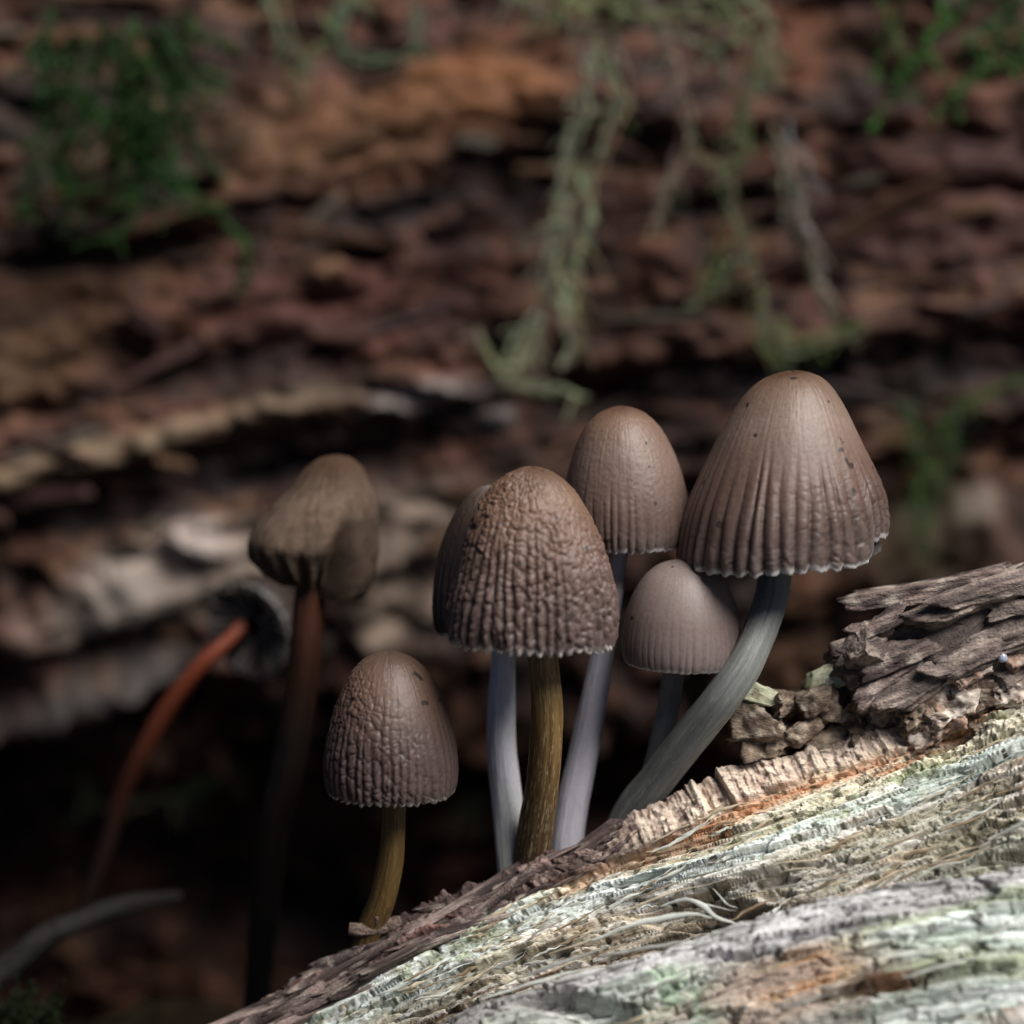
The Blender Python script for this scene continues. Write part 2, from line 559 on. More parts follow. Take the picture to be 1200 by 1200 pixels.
def to_px(pos):
    """picture column and row of points of the face (to lay out its layers)"""
    v = pos - np.array(CAM)
    dep = v @ np.array(FWD)
    return 600 + v[..., 0] / dep / PXF, 600 - (v @ np.array(UP)) / dep / PXF


def split_relief(px, T, S, pos0):
    ix, iy = to_px(pos0)
    lines = [np.interp(ix, LX, l) for l in LINES]
    W = (iy - lines[3]) * K_T                    # cm across the grain
    wob = fbm(S * .5, W * 1.5, seed=71)
    jag = .035 * wob + .04 * fbm(S * 2.6, W * 5, seed=72, octv=4, gain=.6)
    dist = [(iy - l) * K_T + jag for l in lines]
    z = [sstep(-.03, .03, d) for d in dist]
    Wf = W + .03 * wob
    left = sstep(780, 660, px)
    fade = sstep(-.5, 0, T)
    h = .06 * (1 - z[0]) * (1 + .8 * left) - .05 * (z[0] - z[1]) + .04 * (z[2] - z[3]) - .06 * z[4]
    # long fibres and splintered plates along the grain, ends broken off
    f = fbm(S * .55, Wf * 9, seed=73, octv=5, gain=.62)
    p1, p2, pid = worley(S * .75 + .6 * fbm(S * .5, Wf * 6, seed=173), Wf * 6.5, seed=174)
    q1, q2, qid = worley(S * 1.1 + .5 * fbm(S, Wf * 8, seed=175), Wf * 17, seed=176)
    pe, qe = sstep(0, .10, p2 - p1), sstep(0, .12, q2 - q1)
    h = h + z[0] * (.055 * f + .19 * (pid - .5) + .07 * (qid - .5) - .13 * (1 - pe) - .05 * (1 - qe))
    # crumbling bark on the left of the crest: blocks with cracks
    f1, f2, cid = worley(S * 1.7 + .5 * fbm(S * 2, T * 4, seed=277), T * 7.5, seed=77)
    cr = sstep(0, .16, f2 - f1)
    h = h + left * (1 - z[0]) * ((cid - .5) * .20 * sstep(-.15, .15, T) + .12 * (cr - 1) + .07 * fbm(S * 5, T * 9, seed=78, octv=5, gain=.65))
    # the ruffled edge: short fibres across the log, split here and there
    q = fbm(S * 12 + .8 * T + .4 * fbm(S * 3, T * 3, seed=177), T * 1.6, seed=79, octv=4, gain=.62)
    edge = fbm(S * 2.6, S * 0 + .5, seed=80, octv=4)
    split = sstep(.80, .96, ridged(S * 1.3, T * .5, seed=178, octv=2))
    h = h + (1 - left) * (1 - z[0]) * (.055 * q + .09 * edge - .14 * split + .05 * fbm(S * 2, T * 4, seed=179, octv=4))
    # right of it crumbly rot
    lum = sstep(1010, 1090, ix) * (1 - z[2])
    h = h + lum * (.20 * fbm(S * 2.4, T * 3.4, seed=81, octv=5, gain=.65))
    # holes and troughs lower down
    hole = sstep(.12, .42, fbm(S * .8 + 9, Wf * 2.6, seed=82)) * sstep(.05, .25, dist[3])
    near = np.exp(-(((ix - 830) / 120) ** 2 + ((iy - 1068) / 24) ** 2))
    hole = np.maximum(hole * .8, sstep(.35, .75, near + .25 * (pid - .5)))
    h = h - .34 * hole
    h = h - .9 * np.exp(-(((ix - 1205) / 45) ** 2 + ((iy - 1000 - .3 * (1205 - ix)) / 20) ** 2))
    h = h + .028 * fbm(S * 3.2, Wf * 14, seed=83, octv=4, gain=.68) + (.008 + .012 * (1 - z[0])) * fbm(S * 15, T * 23, seed=84, octv=2)
    h = h * (.25 + .75 * fade) + (1 - fade) * .15 * fbm(S * 1.2, T * 1.2, seed=85)
    return h, z, dist, Wf, left, cid, cr, q, hole, pid, qid, ix, iy, split


def build_split_log():
    px = np.r_[np.linspace(60, 240, 30), np.linspace(240, 1240, 960)[1:], np.linspace(1240, 1750, 60)[1:]]
    T = np.r_[np.linspace(-8, -.5, 24)[:-1], np.linspace(-.5, 3.0, 350), np.linspace(3.0, 9.0, 30)[1:]]
    PX, TT = np.meshgrid(px, T)
    pos0, nn = split_surface(PX, TT)
    base = split_surface(px, np.zeros_like(px))[0]
    Ls = np.r_[0, np.cumsum(np.linalg.norm(np.diff(base, axis=0), axis=1))]
    S = np.repeat(Ls[None], len(T), 0)
    h, z, dist, Wf, left, cid, cr, q, hole, pid, qid, ix, iy, split = split_relief(PX, TT, S, pos0)
    pos = pos0 + nn * h[..., None]
    # ragged top edge
    rag = .09 * fbm(S * 2.2, S * 0, seed=90, octv=5, gain=.68) + left * .05 * fbm(S * 6, S * 0 + 3, seed=278, octv=3) - .06 * split * (1 - left)
    pos[..., 2] += rag * np.exp(-(TT / .22) ** 2)
    # colours of the layers
    n1 = fbm(S * .7, Wf * 3.2, seed=91) * .5 + .5
    n2 = fbm(S * .35, Wf * 11, seed=92, octv=4, gain=.6) * .5 + .5
    n3 = fbm(S * 5, TT * 6, seed=93, octv=4, gain=.62) * .5 + .5
    bark = mix(A(.05, .032, .030), A(.22, .15, .135), sstep(.35, .7, n3 * .5 + cid * .5))
    bark = mix(bark, A(.34, .25, .21), sstep(.60, .78, n3) * .7)
    bark = mix(bark, A(.16, .06, .045), sstep(.55, .7, n1) * .5)
    pinkc = mix(A(.64, .52, .42), A(.44, .32, .25), sstep(.45, .75, n3))
    pinkc = mix(pinkc, A(.66, .57, .46), sstep(.48, .75, q * .5 + .5) * .75)
    pinkc = mix(pinkc, A(.13, .075, .06), sstep(-.1, -.4, q) * .5)
    pinkc = mix(pinkc, A(.15, .10, .085), sstep(.14, .0, TT + .12 * (n3 - .5)) * .35)
    crumb = mix(A(.34, .21, .12), A(.70, .64, .52), sstep(.38, .66, n3))
    c0 = mix(pinkc, bark, left)
    c0 = mix(c0, crumb, sstep(1040, 1100, ix))
    orange = mix(A(.50, .25, .13), A(.64, .48, .34), sstep(.42, .62, n2))
    orange = mix(orange, A(.20, .08, .045), sstep(.55, .7, n1) * .7)
    green = mix(A(.55, .51, .41), A(.26, .28, .17), sstep(.45, .66, n3 * .5 + n1 * .5))
    green = mix(green, A(.68, .62, .48), sstep(.5, .66, n2) * .8)
    white = mix(A(.68, .72, .69), A(.52, .58, .52), sstep(.42, .66, n2))
    white = mix(white, A(.36, .40, .27), sstep(.52, .66, n3 * .5 + n1 * .5) * .8)
    tan = mix(A(.44, .37, .28), A(.64, .61, .55), sstep(.4, .62, n2))
    tan = mix(tan, A(.30, .31, .22), sstep(.52, .7, n1) * .5)
    brown = mix(A(.13, .085, .055), A(.42, .36, .28), sstep(.42, .66, n2))
    brown = mix(brown, A(.50, .50, .46), sstep(.6, .75, qid) * .5)
    far = sstep(880, 1040, ix)
    brown = mix(brown, mix(A(.58, .54, .49), A(.36, .37, .30), sstep(.4, .62, n1)), far * .85)
    brown = mix(brown, A(.09, .075, .05), hole)
    col = c0
    for k, c in enumerate((orange, green, white, tan, brown)):
        soft = sstep(-.05, .05, dist[k] + .16 * (n2 - .5) + .08 * (n3 - .5) + .10 * (pid - .5) * (k > 0))
        col = mix(col, c, soft)
    # each broken plate has its own tone
    col = mix(col, col * (.62 + .75 * pid)[..., None], z[0] * .7)
    col = mix(col, col * (.7 + .6 * qid)[..., None], z[0] * .6)
    # dark mossy specks and grit
    n4 = fbm(S * 13, TT * 15, seed=95, octv=3) * .5 + .5
    col = mix(col, A(.05, .045, .025), sstep(.62, .72, n4) * .8 * z[0])
    col = mix(col, A(.05, .03, .025), sstep(.66, .76, n4) * .7 * (1 - z[0]))
    st = ridged(S * .35, Wf * 17, seed=96, octv=2)
    col = mix(col, col * A(.5, .42, .34), sstep(.70, .92, st) * z[0])
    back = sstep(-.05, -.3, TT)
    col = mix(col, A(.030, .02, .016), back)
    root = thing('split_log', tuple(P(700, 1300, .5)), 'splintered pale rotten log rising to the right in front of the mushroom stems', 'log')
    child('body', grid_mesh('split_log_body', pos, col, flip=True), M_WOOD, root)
    return root


SPLIT = build_split_log()


def chunk_mesh(name, seed, size, col_fn, cuts=9, rough=.10, taper=.25, grain=(1.5, 5, 5), bend=0.0):
    """a broken piece of bark or wood: a box with worn faces, chipped ends and layered relief"""
    r = random.Random(seed)
    bm = bmesh.new()
    bmesh.ops.create_cube(bm, size=2)
    bmesh.ops.subdivide_edges(bm, edges=bm.edges[:], cuts=cuts, use_grid_fill=True)
    V = np.array([v.co[:] for v in bm.verts])
    faces = [[v.index for v in f.verts] for f in bm.faces]
    bm.free()
    sx, sy, sz = size
    # round the corners a little
    ln = np.linalg.norm(V, axis=1, keepdims=True)
    V = V * .86 + V / ln * .14 * 1.25
    k = [r.uniform(-taper, taper) for _ in range(6)]
    W = V.copy()
    W[:, 1] = V[:, 1] * (1 + k[0] * V[:, 0])
    W[:, 2] = V[:, 2] * (1 + k[1] * V[:, 0]) + k[4] * .5 * V[:, 0]
    W[:, 0] = V[:, 0] * (1 + k[2] * V[:, 2] + k[3] * V[:, 1]) + .35 * k[5] * V[:, 2]
    W = W * (np.array(size) / 2)
    W[:, 2] += bend * (V[:, 0] ** 2)
    m = min(size)
    off = seed * 3.17
    nv = V / np.linalg.norm(V, axis=1, keepdims=True)
    d = fbm(W[:, 0] * grain[0] / .5 + off, W[:, 1] * grain[1], W[:, 2] * grain[2] + off, seed, 4, .6)
    ends = np.abs(V[:, 0]) ** 6
    e = fbm(W[:, 1] * 9 + off, W[:, 2] * 9, W[:, 0] * 0 + off, seed + 3, 3, .6)
    W = W + nv * (d * rough)[:, None]
    W[:, 0] += np.sign(V[:, 0]) * ends * e * min(.18, sx * .2)
    c = col_fn(W, seed)
    return raw_mesh(name, W, faces, c)


def c_bark(W, seed):
    n = fbm(W[:, 0] * 2, W[:, 1] * 8, W[:, 2] * 10 + seed, seed, 4) * .5 + .5
    n2 = fbm(W[:, 0] * 6, W[:, 1] * 8, W[:, 2] * 8 + seed, seed + 5, 4) * .5 + .5
    k = .65 + .7 * ((seed * 37) % 10) / 10
    c = mix(A(.055, .038, .036), A(.24, .175, .155), sstep(.35, .66, n)) * k
    return mix(c, A(.46, .39, .33), sstep(.54, .70, n2) * .65)


def c_plum(W, seed):
    n = fbm(W[:, 0] * 1.5, W[:, 1] * 8, W[:, 2] * 12 + seed, seed, 4) * .5 + .5
    n2 = fbm(W[:, 0] * 5, W[:, 1] * 8, W[:, 2] * 9 + seed, seed + 5, 4) * .5 + .5
    c = mix(A(.10, .074, .068), A(.28, .22, .185), sstep(.35, .7, n))
    return mix(c, A(.34, .28, .24), sstep(.6, .78, n2) * .5)


def c_block(W, seed):
    n = fbm(W[:, 0] * 5, W[:, 1] * 5, W[:, 2] * 6 + seed, seed, 4) * .5 + .5
    c = mix(A(.11, .072, .052), A(.34, .26, .19), sstep(.35, .7, n)) * (.65 + .6 * ((seed * 7) % 10) / 10)
    n5 = fbm(W[:, 0] * 13, W[:, 1] * 13, W[:, 2] * 13 + seed, seed + 2, 3) * .5 + .5
    c = mix(c, A(.5, .44, .35), sstep(.58, .7, n5) * .5)
    return mix(c, A(.05, .03, .025), sstep(.7, .8, n) * .5)


def c_lichen(W, seed):
    n = fbm(W[:, 0] * 6, W[:, 1] * 6, W[:, 2] * 7 + seed, seed, 4) * .5 + .5
    c = mix(A(.55, .54, .40), A(.34, .35, .22), sstep(.35, .7, n))
    return mix(c, A(.15, .11, .08), sstep(.6, .75, n) * .8)


def c_pale(W, seed):
    n = fbm(W[:, 0] * 4, W[:, 1] * 7, W[:, 2] * 7 + seed, seed, 4) * .5 + .5
    n2 = fbm(W[:, 0] * 11, W[:, 1] * 11, W[:, 2] * 11 + seed, seed + 3, 3) * .5 + .5
    c = mix(A(.60, .52, .44), A(.30, .20, .15), sstep(.38, .6, n))
    return mix(c, A(.10, .065, .06), sstep(.52, .68, n2) * .8)


def place(me, mat, name, px, py, Y, ang, tiltx=0.0, yaw=0.0, root=None, scale=(1, 1, 1)):
    o = link(name, me, mat)
    o.rotation_euler = (math.radians(tiltx), math.radians(-ang), math.radians(yaw))
    o.location = P(px, py, Y)
    o.scale = scale
    if root is not None:
        o.parent = root
        o.matrix_parent_inverse = Matrix.Translation(-Vector(root.location))
    return o


def build_bark_pieces():
    # the big plum-brown bark plank with its broken left end
    me = chunk_mesh('bark_plank', 11, (2.9, .45, .92), c_plum, cuts=44, rough=.10, taper=.12, grain=(.9, 5, 6))
    o = place(me, M_BARK, 'bark_plank', 1128, 744, .15, 24, tiltx=-28, yaw=-8, root=SPLIT)
    o['label'] = 'plum-brown bark plank with a broken end'
    me = chunk_mesh('bark_plank', 14, (2.4, .5, .55), c_bark, cuts=34, rough=.11, taper=.15, grain=(.6, 6, 9))
    place(me, M_BARK, 'bark_plank', 1215, 690, .25, 21, tiltx=-15, root=SPLIT)
    me = chunk_mesh('bark_splinter', 12, (1.5, .28, .22), c_bark, cuts=24, rough=.045, taper=.3, grain=(.8, 6, 9), bend=.03)
    place(me, M_BARK, 'bark_splinter', 1078, 694, .45, 11, root=SPLIT)
    me = chunk_mesh('bark_splinter', 13, (1.2, .25, .16), c_bark, cuts=20, rough=.03, taper=.3, grain=(.8, 6, 9))
    place(me, M_BARK, 'bark_splinter', 1120, 684, .5, 15, root=SPLIT)
    # ragged layers of the same crust under and beside the plank
    r = random.Random(44)
    layers = [(1050, 770, .9, .34, 26), (1085, 800, 1.0, .30, 30), (1150, 765, 1.1, .34, 26), (1190, 735, 1.0, .4, 24), (1120, 712, 1.1, .26, 24), (1170, 690, 1.2, .3, 20),
              (1030, 735, .5, .24, 30), (1195, 775, .8, .4, 30), (1130, 782, .8, .26, 22), (1040, 800, .6, .26, 34), (1205, 700, .9, .4, 20), (1010, 762, .4, .3, 40)]
    for i, (x, y, w, h, a) in enumerate(layers):
        me = chunk_mesh('bark_layer', 140 + i, (w, .3, h), c_plum if i % 3 else c_bark, cuts=20, rough=.10, taper=.4, grain=(1.4, 5, 7))
        place(me, M_BARK, 'bark_layer', x, y, -.02 - .05 * (i % 3), a + r.gauss(0, 5), tiltx=-28 + r.gauss(0, 8), yaw=r.gauss(0, 8), root=SPLIT)
    # cubical blocks of brown rot behind the ruffled edge
    blocks = [(884, 848, .52, .42, 5), (893, 878, .46, .24, 10), (921, 824, .36, .26, 10), (950, 822, .34, .30, 22), (940, 858, .52, .26, 18),
              (974, 828, .32, .36, 30), (1000, 842, .36, .36, 24), (1030, 832, .40, .34, 20), (966, 868, .44, .24, 14), (1010, 862, .42, .24, 20),
              (1062, 832, .36, .30, 28), (912, 862, .34, .3, 6)]
    for i, (x, y, w, h, a) in enumerate(blocks):
        me = chunk_mesh('bark_block', 30 + i, (w, .45, h), c_block, cuts=13, rough=.085, taper=.35, grain=(3, 7, 7))
        place(me, M_BARK, 'bark_block', x, y, .32 + .03 * (i % 3), a, tiltx=-20 + 5 * (i % 4), yaw=-12 + 7 * (i % 5), root=SPLIT)
    me = chunk_mesh('lichen_flake', 50, (.42, .2, .24), c_lichen, cuts=12, rough=.06, taper=.4)
    place(me, M_WOOD, 'lichen_flake', 886, 815, .3, -22, tiltx=-25, root=SPLIT)
    me = chunk_mesh('lichen_flake', 51, (.62, .22, .34), c_lichen, cuts=14, rough=.07, taper=.5)
    place(me, M_WOOD, 'lichen_flake', 972, 796, .4, 32, tiltx=-25, root=SPLIT)
    # pale crumbling lumps below the plank
    lumps = [(1078, 838, .5, .34), (1115, 826, .55, .5), (1100, 856, .6, .3), (1150, 815, .55, .42), (1180, 800, .6, .6), (1136, 788, .5, .3), (1168, 842, .6, .3), (1190, 760, .4, .5)]
    for i, (x, y, w, h) in enumerate(lumps):
        me = chunk_mesh('rotten_lump', 60 + i, (w, .4, h), c_pale if i % 3 else c_block, cuts=24, rough=.15, taper=.3, grain=(3, 6, 6))
        place(me, M_WOOD, 'rotten_lump', x, y, .0, 25, tiltx=-30, root=SPLIT)
    # crumbling bark flakes along the dark crest on the left
    r = random.Random(31)
    vars_ = [chunk_mesh('bark_flake', 80 + i, (.9, .22, .10), c_bark, cuts=9, rough=.035, taper=.3, grain=(1.0, 7, 9)) for i in range(7)]
    for i in range(96):
        x = r.uniform(270, 745)
        yc = float(np.interp(x, [c[0] for c in CREST], [c[1] for c in CREST]))
        b1 = float(np.interp(x, BX, BANDS[0]))
        f = r.random() ** 1.3
        y = yc - 4 + f * (b1 - 2)
        Y = .27 - f * b1 * K_T * .7 - .02
        s = r.uniform(.3, 1.2) * (1 if x < 620 else .75)
        place(vars_[i % 7], M_BARK, 'bark_flake', x, y, Y + .03, 28 + r.gauss(0, 5), tiltx=-25 + r.gauss(0, 15), yaw=r.gauss(0, 8), root=SPLIT,
              scale=(s * r.uniform(.5, 1.9), s, s * r.uniform(.5, 1.3)))


build_bark_pieces()


def ribbon(root, pts, w0, w1, col, name='splinter', flat=.35, seed=0, mat=None):
    p3 = [tuple(P(*p)) for p in pts]
    n = 26
    G, TH, V = tube(p3, [w0 * .15, w0 * .6, w0 * .8, w1 * .6, w1 * .1], 8, n, flat=flat * .6, jitter=.5, seed=seed)
    G = G + .012 * np.stack([vnoise(V * 7 + seed, V * 0 + k * 9.0, seed=seed + k) for k in range(3)], -1)
    nz = fbm(TH * 2, V * 5, seed=seed) * .5 + .5
    c = mix(np.broadcast_to(A(*col) * .75, G.shape), A(*col) * 1.1, nz)
    return child(name, closed_tube(name, G, c), mat or M_FIBRE, root)


def build_splinters():
    white, grey, straw = (.62, .64, .58), (.36, .36, .33), (.52, .44, .31)
    S = [([(690, 1103, -1.35), (740, 1085, -1.4), (800, 1072, -1.4), (835, 1075, -1.35)], .045, .05, white),
         ([(772, 1062, -1.15), (810, 1055, -1.25), (840, 1075, -1.3), (868, 1083, -1.3)], .035, .04, white),
         ([(800, 1050, -1.1), (835, 1062, -1.2), (862, 1068, -1.2)], .014, .01, white),
         ([(835, 1040, -1.1), (850, 1058, -1.2), (866, 1066, -1.2)], .012, .01, white),
         ([(795, 1108, -1.6), (830, 1100, -1.6), (870, 1082, -1.5), (900, 1085, -1.5)], .035, .03, grey),
         ([(850, 1090, -1.6), (900, 1080, -1.65), (930, 1090, -1.65)], .05, .045, grey),
         ([(700, 1122, -1.5), (760, 1110, -1.55), (830, 1100, -1.55)], .025, .02, grey),
         ([(905, 1012, -.95), (950, 1008, -.98), (990, 1000, -.98)], .018, .012, straw),
         ([(915, 1022, -1.0), (945, 1018, -1.02), (975, 1022, -1.0)], .014, .01, straw),
         ([(830, 1028, -.95), (880, 1010, -.95), (912, 1008, -.9)], .02, .016, white),
         ([(1165, 885, -.3), (1150, 915, -.42), (1135, 940, -.5), (1128, 962, -.6)], .02, .01, white),
         ([(1150, 908, -.4), (1132, 918, -.45), (1122, 945, -.55)], .024, .014, white),
         ([(1158, 912, -.4), (1145, 940, -.5), (1138, 970, -.6)], .012, .008, white),
         ([(1120, 905, -.35), (1145, 912, -.4), (1168, 918, -.4)], .010, .008, white),
         ([(1198, 870, -.3), (1175, 890, -.35), (1160, 905, -.4)], .02, .012, white),
         ([(1200, 955, -.8), (1185, 975, -.9), (1172, 998, -1.0)], .022, .012, white),
         ([(600, 1150, -1.4), (660, 1128, -1.45), (720, 1106, -1.45)], .03, .02, grey),
         ([(560, 1172, -1.5), (640, 1148, -1.55), (700, 1132, -1.55)], .03, .025, white),
         ([(640, 1120, -1.2), (700, 1100, -1.25), (760, 1085, -1.3)], .02, .016, straw),
         ([(700, 1080, -1.0), (780, 1050, -1.0), (850, 1030, -1.0)], .018, .014, straw),
         ([(880, 1045, -1.2), (940, 1036, -1.25), (1010, 1022, -1.25)], .016, .012, grey)]
    r = random.Random(77)
    for i, (pts, a, b, c) in enumerate(S):
        ribbon(SPLIT, pts, a, b, c, seed=i)
    # more loose fibres lying along the face
    for i in range(130):
        x = r.uniform(430, 1190)
        yc = float(np.interp(x, [c[0] for c in CREST], [c[1] for c in CREST]))
        lim = 190 if x > 850 else 110
        d = r.uniform(.35, 1) * lim
        L = r.uniform(25, 90)
        a = math.radians(r.gauss(24, 5))
        Y = .2 - d * K_T * .7 - .03
        p = [(x, yc + d, Y), (x + L * .5 * math.cos(a), yc + d - L * .5 * math.sin(a) + r.gauss(0, 2.5), Y - .02), (x + L * math.cos(a), yc + d - L * math.sin(a) + r.gauss(0, 4), Y + .02)]
        ribbon(SPLIT, p, r.uniform(.008, .034), .012, r.choice([white, grey, straw, (.3, .22, .14)]), seed=200 + i)


build_splinters()

# ------------------------------------------------------------------ the nearer slab of weathered wood
SLAB = [(380, 1290), (480, 1222), (570, 1170), (680, 1142), (780, 1112), (900, 1074), (1050, 1037), (1200, 1020), (1400, 1000), (1600, 960)]


def build_slab():
    c = spline(np.array([tuple(P(a, b, -1.55 - .0002 * (a - 600))) for a, b in SLAB]), 2600)
    xs = np.r_[np.linspace(0, .1, 20), np.linspace(.1, .85, 760)[1:], np.linspace(.85, 1, 30)[1:]]
    C = np.stack([np.interp(xs, np.linspace(0, 1, len(c)), c[:, k]) for k in range(3)], -1)
    pxx = np.interp(C[:, 0], [P(a, b, -1.8).x for a, b in SLAB], [a for a, b in SLAB])
    T = np.r_[np.linspace(-4, -.3, 16)[:-1], np.linspace(-.3, 2.6, 260), np.linspace(2.6, 7, 24)[1:]]
    TT, PX = np.meshgrid(T, pxx, indexing='ij')
    S = np.repeat(np.r_[0, np.cumsum(np.linalg.norm(np.diff(C, axis=0), axis=1))][None], len(T), 0)
    top = np.interp(PX, [480, 780, 900, 1050, 1200], [.35, .35, .55, .55, .35])      # width of the flat grey top
    tp = np.clip(TT, 0, None)
    t1 = np.minimum(tp, top)
    t2 = np.clip(tp - top, 0, None)
    tn = np.clip(-TT, 0, None)
    D1, D2, B = A(.14, -.72, -.50), A(.30, -.42, -.85), A(-.1, .35, -.93)
    pos = C[None] + t1[..., None] * D1 + t2[..., None] * D2 + tn[..., None] * B
    nrm = A(-.25, -.72, .64)
    wob = fbm(S * .7, TT * 1.6, seed=111)
    Tw = TT + .05 * wob
    f = fbm(S * .5, Tw * 6, seed=112, octv=5, gain=.62)
    p1, p2, pid = worley(S * .6 + .6 * fbm(S * .5, Tw * 4, seed=211), Tw * 4.2, seed=212)
    q1, q2, qid = worley(S * 1.7, Tw * 10 + .3 * fbm(S * 2, Tw * 5, seed=213), seed=214)
    strip = np.round(Tw * 5 + 1.5 * vnoise(S * .4, Tw * 3, seed=113))
    h = .12 * f + .10 * vnoise(S * .2 + strip * 2.7, strip * 1.9, seed=114) + .03 * fbm(S * 5, TT * 7, seed=115, octv=4, gain=.65)
    h = h + .16 * (pid - .5) + .07 * (qid - .5) - .20 * (1 - sstep(0, .08, p2 - p1)) - .07 * (1 - sstep(0, .12, q2 - q1))
    crack = sstep(.78, .95, ridged(S * .16 + 2, Tw * 1.5, seed=116, octv=2))
    h = h - .40 * crack
    h = h * sstep(-.6, 0, TT)
    pos = pos + h[..., None] * nrm
    n1 = fbm(S * .7, Tw * 2.6, seed=121) * .5 + .5
    n2 = fbm(S * .4, Tw * 8, seed=122, octv=4) * .5 + .5
    n3 = fbm(S * 4, TT * 5, seed=123, octv=4, gain=.6) * .5 + .5
    face = mix(A(.66, .71, .67), A(.47, .53, .47), sstep(.4, .65, n2))
    face = mix(face, A(.36, .40, .24), sstep(.52, .68, n1) * .7)
    face = mix(face, A(.72, .73, .70), sstep(.55, .75, n3) * .7)
    grey = mix(A(.32, .31, .31), A(.54, .53, .53), sstep(.35, .7, n3 * .6 + n2 * .4))
    rust = mix(A(.36, .20, .11), A(.46, .37, .31), sstep(.4, .65, n2))

    def spot(px, t, rx, rt):
        return np.exp(-((PX - px) / rx) ** 2 - ((TT - t) / rt) ** 2)
    w = np.clip(1.5 * spot(915, .85, 60, .28), 0, 1)
    col = mix(face, A(.44, .24, .11), w * sstep(.25, .5, n1 * .4 + n3 * .6))
    w = np.clip(1.4 * spot(860, .95, 120, .5), 0, 1) * sstep(.35, .6, n2)
    col = mix(col, rust, w * .9)
    w = np.clip(1.4 * spot(1000, 1.25, 50, .25), 0, 1) * sstep(.45, .6, n3)
    col = mix(col, A(.13, .07, .04), w)
    col = mix(col, A(.38, .48, .36), np.clip(1.3 * spot(775, .75, 34, .6), 0, 1) * sstep(.4, .6, n3))
    topw = sstep(.06, -.06, TT - top + .12 * (n2 - .5))
    col = mix(col, grey, topw * .95)
    col = mix(col, A(.30, .29, .27), sstep(740, 640, PX) * .6)
    col = mix(col, col * .4, sstep(.8, .95, ridged(S * .25, Tw * 7, seed=126, octv=2)) * .8)
    col = col * (.72 + .56 * pid)[..., None] * (.85 + .3 * qid)[..., None]
    n4 = fbm(S * 9, TT * 10, seed=127, octv=3) * .5 + .5
    col = mix(col, A(.07, .06, .04), sstep(.68, .78, n4) * .7)
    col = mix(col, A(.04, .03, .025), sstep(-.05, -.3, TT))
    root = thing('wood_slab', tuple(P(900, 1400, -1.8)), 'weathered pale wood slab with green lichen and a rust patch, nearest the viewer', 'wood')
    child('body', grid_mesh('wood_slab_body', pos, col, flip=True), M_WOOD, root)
    r = random.Random(9)
    for i in range(16):
        x = r.uniform(620, 1180)
        y0 = float(np.interp(x, [a for a, b in SLAB], [b for a, b in SLAB]))
        d = r.uniform(25, 120)
        L = r.uniform(40, 110)
        a = math.radians(r.gauss(16, 4))
        Y = -1.72 - d * .0060
        ribbon(root, [(x, y0 + d, Y), (x + L / 2 * math.cos(a), y0 + d - L / 2 * math.sin(a), Y - .06), (x + L * math.cos(a), y0 + d - L * math.sin(a), Y)],
               r.uniform(.012, .03), .012, r.choice([(.6, .6, .55), (.42, .41, .38), (.5, .42, .3)]), seed=400 + i)


build_slab()

